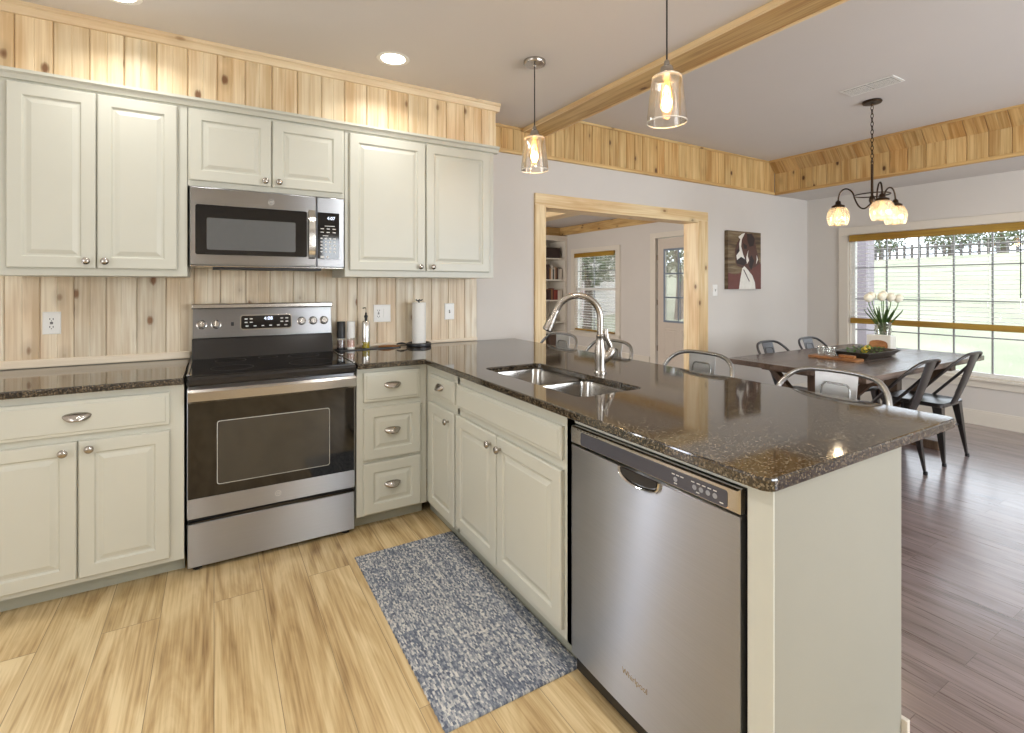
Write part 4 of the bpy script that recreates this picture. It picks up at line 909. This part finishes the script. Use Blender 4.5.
# ================================================================== BOOKCASE
bx0, bx1, byf, byb = 5.30, 6.285, 8.32, 8.88
t = thing('bookcase', 'cream built-in bookcase in the far corner of the next room', 'bookcase', (5.8, 8.5, 0))
b = B(); box(b, bx0, bx0+.05, byf, byb, 0, 2.36); box(b, bx1-.05, bx1, byf, byb, 0, 2.36); box(b, bx0+.05, bx1-.05, byb-.02, byb, 0, 2.36); box(b, bx0+.05, bx1-.05, byf, byb-.02, 2.26, 2.36); box(b, bx0+.05, bx1-.05, byf, byb-.02, 0, .08); obj('bookcase_frame', b, 'trimw', t)
SH = [.40, .60, 1.045, 1.465, 1.90]
for z in SH:
    b = B(); box(b, bx0+.05, bx1-.05, byf+.01-(.06 if z == .60 else 0), byb-.02, z-.025, z); obj('shelf', b, 'trimw', t)
cols = [(118, 42, 34), (150, 60, 40), (60, 40, 34), (168, 120, 70), (196, 186, 170), (72, 74, 92), (134, 92, 58), (210, 200, 184), (92, 34, 32), (48, 56, 60)]
BM = [plain('book_cover_%s' % 'abcdefghij'[i], c, .6) for i, c in enumerate(cols)]
cn = ['dark red', 'rust red', 'dark brown', 'tan', 'pale grey', 'slate blue', 'brown', 'cream', 'maroon', 'charcoal']
pages = plain('book_pages', (228, 220, 200), .9)
def book(x, z, w, h, mi, label, grp, d=.17):
    t = thing('book', label, 'book', (x+w/2, 8.45, z), group=grp)
    b = B(); box(b, x, x+.003, byf+.04, byf+.04+d, z, z+h); box(b, x+w-.003, x+w, byf+.04, byf+.04+d, z, z+h); box(b, x+.003, x+w-.003, byf+.04, byf+.043, z, z+h); obj('cover', b, BM[mi], t)
    b = B(); box(b, x+.003, x+w-.003, byf+.043, byf+.04+d-.004, z+.004, z+h-.004); obj('pages', b, pages, t)
row = {1.465: ('second shelf from the top', [7, 4, 2, 6, 4, 9, 7, 3, 2]), 1.045: ('third shelf from the top', [4, 7, 0, 1, 8, 6, 2])}
ordn = ['rightmost', 'second from right', 'third from right', 'fourth from right', 'fifth from right', 'sixth from right', 'seventh from right', 'eighth from right', 'ninth from right']
for z, (nm, cs) in row.items():
    x = bx1-.10
    for i, ci in enumerate(cs):
        w = random.uniform(.028, .055); h = random.uniform(.20, .31) if z > 1.2 else random.uniform(.19, .25)
        x -= w+.003
        book(x, z+.0005, w, h, ci, '%s book standing %s on the %s' % (cn[ci], ordn[i], nm), 'books on the %s' % nm)
b = B(); box(b, 5.80, 6.16, 8.38, 8.60, 1.9005, 2.12); o = obj('storage_box', b, plain('dark_brown_box', (50, 34, 28), .5), bevel=.006); tag(o, 'dark brown box on the top bookcase shelf', 'box')
b = B(); lathe(b, [(.03, 0), (.05, .01), (.075, .06), (.07, .11), (.04, .14), (.042, .15)], (6.0, 8.45, .6005), 22); tag(obj('shelf_vase', b, plain('dark_glaze', (46, 40, 38), .25), smooth=True), 'small dark round pot on the low bookcase counter', 'pot')
BKT = plain('woven_basket', (96, 78, 66), .8, noise=.5, nscale=120)
for i, (x, l) in enumerate(((5.45, 'brown basket at the left of the bottom bookcase shelf'), (5.88, 'brown basket at the right of the bottom bookcase shelf'))):
    t = thing('storage_basket', l, 'basket', (x+.15, 8.5, .08)); b = B(); rings(b, [[Vector((x+a, 8.36+a, z)), Vector((x+.30-a, 8.36+a, z)), Vector((x+.30-a, 8.64-a, z)), Vector((x+a, 8.64-a, z))] for a, z in ((.02, .0805), (0, .32), (.012, .32), (.03, .095))]); obj('basket_body', b, BKT, t, bevel=.006)

# ================================================================== PAINTING
FP2 = Fr((0, YW, 0), X, Z, -Y); ax0, ax1, az0, az1 = 4.70, 5.28, 1.296, 1.925; aw, ah = ax1-ax0, az1-az0
t = thing('dog_painting', 'canvas painting of a brown and white dog on the grey dining wall', 'painting', (5.0, YW, az0))
cv = NT('painted_planks'); wv = cv.n('ShaderNodeTexNoise', ins={'Vector': cv.coord((3, 3, 26)), 'Scale': 1.0, 'Detail': 3.0})
cv.l(cv.ramp(wv.outputs[0], [(.3, lin((70, 54, 40))), (.5, lin((108, 88, 62))), (.68, lin((140, 124, 98)))]), cv.b.inputs['Base Color']); cv.b.inputs['Roughness'].default_value = .6
b = B(); box(b, ax0, ax1, YW-.045, YW-.001, az0, az1); cvo = obj('canvas', b, cv.m, t, bevel=.003)
def paint(name, polys, col, n):
    b = B()
    for pts in polys: prism(b, [(ax0+aw*u, az0+ah*v) for u, v in pts], FP2, .045, .045+n)
    obj(name, b, plain(name+'_colour', col, .6, noise=.15, nscale=18), cvo)
paint('painted_ground', [[(.0, .0), (1, 0), (1, .45), (.80, .50), (.5, .3), (.2, .25), (0, .28)]], (104, 58, 50), .0008)
paint('painted_head', [[(.22, .55), (.20, .66), (.26, .78), (.34, .88), (.40, .96), (.50, .99), (.62, .96), (.72, .98), (.80, .90), (.82, .80), (.90, .60), (.96, .45), (.84, .40), (.70, .36), (.62, .30), (.48, .36), (.28, .40), (.22, .46)]], (84, 54, 44), .0016)
paint('painted_dark_patches', [[(.55, .97), (.70, .97), (.80, .88), (.76, .76), (.64, .74), (.57, .84)], [(.26, .44), (.46, .41), (.56, .46), (.50, .54), (.34, .56), (.24, .50)], [(.24, .66), (.32, .72), (.32, .62), (.25, .58)], [(.62, .40), (.70, .34), (.78, .50), (.70, .60), (.66, .56)], [(.44, .80), (.56, .76), (.55, .70), (.46, .70)]], (42, 28, 28), .0022)
paint('painted_white_marks', [[(.30, .90), (.42, .96), (.50, .98), (.40, .86), (.38, .74), (.44, .60), (.50, .52), (.38, .56), (.26, .50), (.24, .58), (.34, .66), (.32, .78), (.36, .86)], [(.54, .56), (.60, .68), (.58, .58), (.62, .50), (.56, .44), (.54, .50)], [(.32, .0), (.36, .18), (.42, .36), (.48, .40), (.58, .34), (.72, .24), (.80, .12), (.82, 0)], [(.86, .60), (.90, .52), (.84, .44), (.86, .52)]], (226, 222, 212), .0028)
paint('painted_strokes', [[(.44, .34), (.47, .34), (.64, .14), (.62, .13)]], (70, 50, 46), .0034)

# ================================================================== METAL SEATING
def seat_furniture(name, label, cat, H, top, lean, metal, stool, group):
    t = thing(name, label, cat, (0, 0, 0), group=group)
    hs = .185 if stool else .20
    b = B(); L = []
    for ins, z, r in ((.006, -.030, .03), (.0, -.028, .035), (0, -.006, .035), (.006, 0, .04), (.03, -.004, .04), (.05, -.010, .04), (.12, -.012, .03)):
        L.append([Vector((u, v, H+z)) for u, v in rrect(-hs+ins, hs-ins, -hs+ins, hs-ins, r, 5)])
    rings(b, L); obj('seat', b, metal, t, smooth=True)
    foot = .203 if stool else .215
    for sx in (-1, 1):
        for sy in (-1, 1):
            b = B(); a0 = Vector((sx*(hs-.028), sy*(hs-.028), H-.025)); a1 = Vector((sx*foot, sy*foot, .012))
            L = []
            for s in (0, .12, .5, .85, .97):
                c = a0.lerp(a1, s); w = .030*(1-s)+.012
                L.append([c+Vector((dx*w, dy*w, 0)) for dx, dy in ((-sx*.2, -sy*1.0), (sx*.45, -sy*1.0), (sx*.45, sy*.45), (-sx*1.0, sy*.45), (-sx*1.0, -sy*.2+sy*.4), (-sx*.2, sy*.1))])
            rings(b, L); lg = obj('leg', b, metal, t, bevel=.002)
            b = B(); lathe(b, [(.013, 0), (.014, .003), (.013, .024)], (a1.x, a1.y, 0), 12); obj('foot_cap', b, 'black', lg, smooth=True)
    if stool:
        b = B(); r = foot - (foot-hs+.03)*.42; z = .012+(H-.037)*.38
        r = hs-.028 + (foot-hs+.028)*(1-.38)
        for a, c in (((-r, -r, z), (r, -r, z)), ((r, -r, z), (r, r, z)), ((r, r, z), (-r, r, z)), ((-r, r, z), (-r, -r, z))): tube(b, [a, c], .009, 8)
        obj('footrest_rails', b, metal, t, smooth=True)
    else:
        b = B(); z = H*.52; r = hs-.028 + (foot-hs+.028)*.46
        tube(b, [(-r, -r, z), (r, r, z)], .007, 8); tube(b, [(-r, r, z+.012), (r, -r, z+.012)], .007, 8); obj('cross_brace', b, metal, t, smooth=True)
    # back hoop: from the seat sides, leaning backwards, over the top
    hw = .238; P = []
    yb, zb = .0, H-.006
    prof = [(1.0, 0.0), (1.04, .25), (1.06, .5), (1.02, .70), (.93, .84), (.76, .94), (.52, .985), (.26, .998), (0, 1.0)]
    def hp(sx, k, s):
        return Vector((sx*hw*k*.9, yb - lean*s, zb+(top-zb)*s))
    P = [hp(-1, k, s) for k, s in prof] + [hp(1, k, s) for k, s in prof[::-1][1:]]
    P[0] = Vector((-hs+.004, 0, H-.012)); P[-1] = Vector((hs-.004, 0, H-.012))
    # smooth it
    def cr(P, n=4):
        out = []
        for i in range(len(P)-1):
            p0, p1, p2, p3 = P[max(i-1, 0)], P[i], P[i+1], P[min(i+2, len(P)-1)]
            for q in range(n):
                s = q/n; out.append(.5*((2*p1)+(p2-p0)*s+(2*p0-5*p1+4*p2-p3)*s*s+(3*p1-p0-3*p2+p3)*s**3))
        return out+[P[-1]]
    b = B(); tube(b, cr(P), .0105, 10); obj('back_hoop', b, metal, t, smooth=True)
    # splat
    yr = -hs+.004; L = []; n = 10; sw0, sw1 = (.060, .078) if not stool else (.068, .084)
    base = Vector((0, yr, H-.02)); bow = Vector((0, -.03, .05)); tp = Vector((0, -lean, top-.006))
    pts = bez(base, base+Vector((0, -.035, .06)), tp+Vector((0, .035 if not stool else .01, -.12)), tp, n)
    nor = []
    for i, p in enumerate(pts):
        tg = (pts[min(i+1, n)]-pts[max(i-1, 0)]).normalized(); nr = X.cross(tg).normalized(); nor.append(nr)
        w = sw0+(sw1-sw0)*i/n
        L.append([p-X*w-nr*.002, p-X*(w-.008)+nr*.003, p+X*(w-.008)+nr*.003, p+X*w-nr*.002, p+X*w-nr*.006, p-X*w-nr*.006])
    rings(b := B(), L); sp = obj('back_splat', b, 'platesilver' if stool else metal, t, smooth=True)
    b = B()
    for q, (w, s0, s1) in enumerate(((.055, .30, .88), (.034, .38, .74), (.014, .46, .60))):
        path = []
        def at(x, s):
            i = min(n-1, int(s*n)); f = s*n-i; p = pts[i].lerp(pts[i+1], f); return p+X*x-nor[i]*.0065
        for s in [s0+(s1-.06-s0)*k/5 for k in range(6)]: path.append(at(-w, s))
        for k in range(1, 6): a = PI-PI/2*k/5; path.append(at(-w+.02*(1 if q < 2 else .5)*(1+math.cos(a)), s1-.06+.06*math.sin(a)))
        for k in range(5, -1, -1): a = PI-PI/2*k/5; path.append(at(w-.02*(1 if q < 2 else .5)*(1+math.cos(a)), s1-.06+.06*math.sin(a)))
        for s in [s1-.06-(s1-.06-s0)*k/5 for k in range(1, 6)]: path.append(at(w, s))
        tube(b, path, .0045, 6)
    obj('embossed_ridges', b, metal, sp, smooth=True)
    return t
G = 'metal counter stools along the peninsula'
st = seat_furniture('bar_stool', 'silver metal stool nearest the camera at the peninsula', 'stool', .62, .975, .235, 'silver', True, G)
st.location = (2.0, 1.10, 0); st.rotation_euler = (0, 0, PI/2)
dup(st, (2.0, 1.765, 0), PI/2, 'silver metal stool in front of the right side of the opening, second from the camera', G)
dup(st, (2.0, 2.455, 0), PI/2, 'silver metal stool right behind the faucet, third from the camera', G)
dup(st, (2.0, 3.00, 0), PI/2, 'silver metal stool farthest away, left of the faucet by the wall', G)
G = 'metal chairs around the dining table'
ch = seat_furniture('dining_chair', 'dark metal dining chair on the near side of the table, the right one', 'chair', .45, .838, .33, 'gunmetal', False, G)
ch.location = (4.84, 1.75, 0)
dup(ch, (4.09, 1.75, 0), 0, 'dark metal dining chair on the near side of the table, the left one', G)
dup(ch, (4.22, 2.33, 0), PI, 'metal dining chair on the far side of the table, the left one', G)
dup(ch, (4.86, 2.33, 0), PI, 'metal dining chair on the far side of the table, nearer the window', G)

# ================================================================== DINING TABLE
t = thing('dining_table', 'long dark wooden trestle dining table beneath the chandelier', 'table', (4.455, 2.035, 0))
b = B()
ys = edges(1.54, 2.53, .165)
for a, c in zip(ys, ys[1:]): box(b, 3.58, 5.33, a+.0006, c-.0006, .722, .76)
box(b, 3.48, 3.58, 1.54, 2.53, .722, .7597); box(b, 5.33, 5.43, 1.54, 2.53, .722, .7597)
obj('tabletop', b, 'tabletop', t, bevel=.0012, seg=1)
for x in (3.86, 5.06):
    b = B(); box(b, x-.045, x+.045, 1.985, 2.085, .07, .66); p = obj('trestle_post', b, 'tableleg', t, bevel=.004)
    b = B(); box(b, x-.045, x+.045, 1.70, 2.37, 0, .075); obj('trestle_foot', b, 'tableleg', t, bevel=.008)
    b = B(); box(b, x-.045, x+.045, 1.62, 2.45, .655, .722); obj('top_rail', b, 'tableleg', t, bevel=.004)
    for s in (-1, 1):
        b = B(); F = Fr((x, 2.035, 0), Y, Z, X); prism(b, [(s*.05, .30), (s*.05, .38), (s*.30, .655), (s*.36, .655)], F, -.03, .03); obj('diagonal_brace', b, 'tableleg', t, bevel=.003)
b = B(); box(b, 3.905, 5.015, 2.015, 2.055, .22, .32); obj('stretcher', b, 'tableleg', t, bevel=.004)

# table items
ZT = .7605
def Tp(x, y): return (x, y, ZT)
t = thing('serving_board', 'wooden serving board with raised handle block near the tray on the table', 'board', (4.16, 2.05, ZT))
b = B(); prism(b, rrect(4.10, 4.225, 1.88, 2.24, .02), Fr((0, 0, ZT), X, Y, Z), 0, .018); obj('board', b, 'walnut', t, bevel=.003)
b = B(); box(b, 4.145, 4.185, 1.92, 2.03, ZT+.018, ZT+.04); obj('handle_block', b, 'walnut', t, bevel=.004)
def glass_jar(x, y, label):
    t = thing('glass_tumbler', label, 'glass', (x, y, ZT+.018), group='small glasses on the serving board')
    b = B(); lathe(b, [(.0005, .0), (.026, 0), (.030, .006), (.032, .07), (.030, .07), (.028, .010), (.0005, .008)], (x, y, ZT+.0185), 22, cap=False); obj('tumbler', b, 'clear', t, smooth=True)
    b = B(); lathe(b, [(.0325, .066), (.0335, .069), (.0325, .072), (.0305, .069)], (x, y, ZT+.0185), 22, cap=False); obj('rim', b, 'chrome', t, smooth=True)
glass_jar(4.165, 2.165, 'small clear glass at the left end of the serving board'); glass_jar(4.165, 2.085, 'small clear glass right of the first one on the serving board')
# dark tray with greens
t = thing('centrepiece_tray', 'dark rectangular tray holding greenery on the dining table', 'tray', (4.52, 2.0, ZT))
tr = [(4.45, 1.86), (4.93, 1.86), (4.93, 2.16), (4.45, 2.16)]
b = B(); L = []
for ins, z in ((.05, 0), (0, .055), (.012, .055), (.055, .012)): L.append([Vector((4.25+ins, 1.86+ins, ZT+z)), Vector((4.78-ins, 1.86+ins, ZT+z)), Vector((4.78-ins, 2.14-ins, ZT+z)), Vector((4.25+ins, 2.14-ins, ZT+z))])
rings(b, L); obj('tray_body', b, 'tray', t, bevel=.003)
b = B()
for i in range(170):
    p = Vector((random.uniform(4.32, 4.70), random.uniform(1.92, 2.08), ZT+random.uniform(.030, .075))); a = random.uniform(0, 2*PI); l = random.uniform(.02, .04); d = Vector((math.cos(a), math.sin(a), random.uniform(-.2, .7))).normalized(); s = d.cross(Z).normalized()*.010
    v = [b.verts.new(q) for q in (p, p+d*l*.5+s, p+d*l, p+d*l*.5-s)]; b.faces.new(v)
o = tag(obj('tray_greenery', b, 'green'), 'green leafy filling lying in the dark table tray', 'greenery', kind='stuff')
b = B(); 
fruits = [((4.44, 1.98, ZT+.06), 'yellow fruit left in the greenery of the tray'), ((4.60, 2.03, ZT+.062), 'yellow fruit right in the greenery of the tray')]
b.free(); YL = plain('yellow_fruit', (206, 176, 60), .45)
for p, l in fruits:
    b = B(); lathe(b, [(.0005, -.024), (.014, -.020), (.022, -.008), (.023, .004), (.016, .017), (.006, .023), (.0005, .024)], p, 18); tag(obj('fruit', b, YL, smooth=True), l, 'fruit', 'fruits in the table tray')
# white arched box (with brown opening) and vase
t = thing('planter_box', 'white box with arched brown opening at the end of the table tray', 'box', (4.85, 2.03, ZT))
hx, hy0, hy1 = 4.80, 1.945, 2.125
F = Fr((hx, hy1, ZT), -Y, Z, -X); w = hy1-hy0
b = B(); arch = [(.022, .02)] + [(.022+(w/2-.022)*(1-math.cos(PI*k/10)), .075+.040*math.sin(PI*k/10)**.6) for k in range(11)] + [(w-.022, .02)]
box(b, hx, hx+.10, hy0, hy1, ZT, ZT+.155); o1 = obj('box_body', b, 'ceramic', t, bevel=.006)
b = B(); prism(b, arch, F, .0, .003); obj('arched_panel', b, 'walnut', o1)
# vase with tulips behind it
vx, vy = 5.0, 2.085
t = thing('flower_vase', 'clear speckled glass vase of white tulips by the dining window', 'vase', (vx, vy, ZT))
b = B(); lathe(b, [(.0005, 0), (.055, 0), (.060, .01), (.060, .255), (.057, .255), (.056, .015), (.0005, .012)], (vx, vy, ZT), 28, cap=False); vs = obj('vase_glass', b, 'clear', t, smooth=True)
b = B()
for i in range(70):
    a = random.uniform(0, 2*PI); z = random.uniform(.02, .24); n_ = Vector((math.cos(a), math.sin(a), 0)); lathe(b, [(.0062, 0), (.005, .002), (.0005, .003)], Vector((vx, vy, ZT+z))+n_*.0595, 7, n_)
obj('mosaic_dots', b, 'spot', vs)
b = B(); lathe(b, [(.054, .014), (.054, .12)], (vx, vy, ZT), 20); obj('pebbles', b, plain('vase_filling', (170, 160, 140), .7, noise=.6, nscale=120), vs, smooth=True)
G = 'white tulips in the vase'
tul = [(-.125, .0, .46), (-.075, .03, .475), (-.025, -.02, .47), (.02, .02, .485), (.062, -.01, .465), (.135, .0, .455)]
posn = ['leftmost white tulip in the vase', 'second white tulip from the left in the vase', 'third white tulip from the left in the vase', 'third white tulip from the right in the vase', 'second white tulip from the right in the vase', 'rightmost white tulip leaning out of the vase']
for (r, f, z), l in zip(tul, posn):
    hd = Vector((vx, vy, ZT+z)) + rightv*r + fwd*f; st0 = Vector((vx, vy, ZT+.13)) + rightv*r*.12
    t2 = thing('tulip', l, 'flower', st0, group=G)
    pth = bez(st0, st0+Z*.14, hd-Z*.10, hd-Z*.02, 8)
    b = B(); tube(b, pth, .0035, 6); obj('stem', b, 'green', t2, smooth=True)
    d = (Z*1.0+rightv*(r*2.2)).normalized()
    b = B(); lathe(b, [(.004, -.032), (.022, -.022), (.033, 0), (.032, .018), (.020, .036), (.006, .044)], hd, 12, d)
    for v in b.verts: v.co += (v.co-hd)*.05*math.sin(6*math.atan2((v.co-hd).y, (v.co-hd).x))
    obj('bloom', b, 'petal', t2, smooth=True)
    for s in (-1, 1):
        b = B(); lp = bez(st0+Z*.02, st0+Z*.12+rightv*s*.02, hd-Z*.12+rightv*s*.04, hd-Z*.09+rightv*s*.055+fwd*.02*s, 7); L = []
        for i, p in enumerate(lp): wv_ = .013*math.sin(PI*(i+.6)/8); L.append([p-fwd*wv_, p+rightv*.003, p+fwd*wv_])
        rings(b, L, closed=False); o = obj('leaf', b, 'green', t2, smooth=True)

# ================================================================== OUTDOORS
grass = NT('lawn_grass'); n1 = grass.n('ShaderNodeTexNoise', ins={'Vector': grass.coord(), 'Scale': .6, 'Detail': 6.0})
grass.l(grass.ramp(n1.outputs[0], [(.3, lin((136, 140, 116))), (.55, lin((150, 152, 128))), (.7, lin((162, 158, 138)))]), grass.b.inputs['Base Color']); grass.b.inputs['Roughness'].default_value = .9
b = B(); xs = [6.5, 9, 12, 16, 22, 30, 34, 60]; zs = [-.25, -.2, .08, .65, 1.6, 2.75, 2.8, 2.9]
rings(b, [[Vector((x, y, z+.1*math.sin(y*.3))) for y in [-30+5*k for k in range(19)]] for x, z in zip(xs, zs)], closed=False)
o = struct('ground_lawn', b, grass.m, 'grassy slope outside the windows', smooth=True); o['category'] = 'lawn'
b = B(); box(b, 6.47, 9.2, -3, 12, -.24, -.12); o = struct('ground_patio', b, plain('patio_concrete', (132, 128, 124), .8, noise=.1, nscale=5), 'pale concrete patio outside the windows'); o['category'] = 'patio'
t = thing('picket_fence', 'dark picket fence on top of the lawn slope outside', 'fence', (30, 5, 2.4))
DK = plain('fence_wood', (84, 80, 78), .8)
b = B()
for i in range(96): y = -8+i*.32; box(b, 30, 30.05, y, y+.11, 2.65, 3.40)
obj('pickets', b, DK, t)
b = B(); box(b, 30.05, 30.1, -8, 22.8, 2.85, 2.93); box(b, 30.05, 30.1, -8, 22.8, 3.2, 3.28); obj('rails', b, DK, t)
LF = plain('tree_leaves', (92, 104, 74), .8, noise=.35, nscale=3); BK = plain('tree_bark', (96, 82, 70), .9)
def tree(x, y, z, h, r, label, sd):
    rr = random.Random(sd); t = thing('tree', label, 'tree', (x, y, z), group='trees outside the windows')
    b = B(); tube(b, [(x, y, z-.3), (x+.1, y, z+h*.35), (x, y+.1, z+h*.7)], [.16, .12, .05], 8); obj('trunk', b, BK, t, smooth=True)
    b = B()
    for i in range(1800):
        d = Vector((rr.gauss(0, 1), rr.gauss(0, 1), rr.gauss(0, 1))).normalized()*r*rr.uniform(.45, 1)**.6; p = Vector((x, y, z+h*.68))+Vector((d.x, d.y, d.z*.8))
        a = Vector((rr.gauss(0, 1), rr.gauss(0, 1), rr.gauss(0, 1))).normalized(); c = a.cross(d).normalized(); s = rr.uniform(.10, .2)*r*.42
        b.faces.new([b.verts.new(q) for q in (p-a*s, p+c*s*.5, p+a*s, p-c*s*.5)])
    obj('foliage', b, LF, t)
tree(39, 7.0, 2.8, 2.5, 1.45, 'leafy tree beyond the fence at the right end of the dining window', 1)
tree(38, 10.0, 2.8, 2.5, 1.45, 'leafy tree beyond the fence second from the right in the dining window', 2)
tree(40, 13.0, 2.8, 2.5, 1.45, 'leafy tree beyond the fence third from the right in the dining window', 3)
tree(38, 16.0, 2.8, 2.5, 1.45, 'leafy tree beyond the fence behind the upper left panes of the dining window', 6)
tree(13.2, 11.4, .1, 3.8, 1.5, 'leafy tree outside the glass door of the next room', 4)
tree(9.8, 12.0, -.1, 3.4, 1.2, 'leafy tree outside the sash window of the next room', 5)
b = B(); box(b, 8.9, 9.16, 3.94, 4.22, -.12, 2.9); box(b, 8.86, 9.2, 3.90, 4.26, -.12, .05); box(b, 8.86, 9.2, 3.90, 4.26, 2.8, 2.9); tag(obj('porch_post', b, plain('porch_paint', (140, 132, 138), .6)), 'pale square porch post seen at the left edge of the dining window', 'post')
# neighbouring house seen through the sash window
t = thing('neighbour_house', 'pinkish brick house outside the sash window of the next room', 'house', (14, 16, 0))
brk = NT('pink_brick'); bt = brk.n('ShaderNodeTexBrick'); brk.l(brk.coord((1, 1, 1)), bt.inputs['Vector']); bt.inputs['Color1'].default_value = lin((190, 160, 154)); bt.inputs['Color2'].default_value = lin((178, 146, 140)); bt.inputs['Mortar'].default_value = lin((200, 194, 190)); bt.inputs['Scale'].default_value = 4
brk.l(bt.outputs[0], brk.b.inputs['Base Color'])
b = B(); box(b, 12.5, 16.5, 15.0, 16.6, -.2, 3.0); obj('brick_walls', b, brk.m, t)
b = B(); rings(b, [[Vector((x, 14.8, 2.95)), Vector((x, 15.8, 3.9)), Vector((x, 16.8, 2.95))] for x in (12.2, 16.8)]); obj('roof', b, plain('roof_shingle', (120, 112, 110), .8), t)
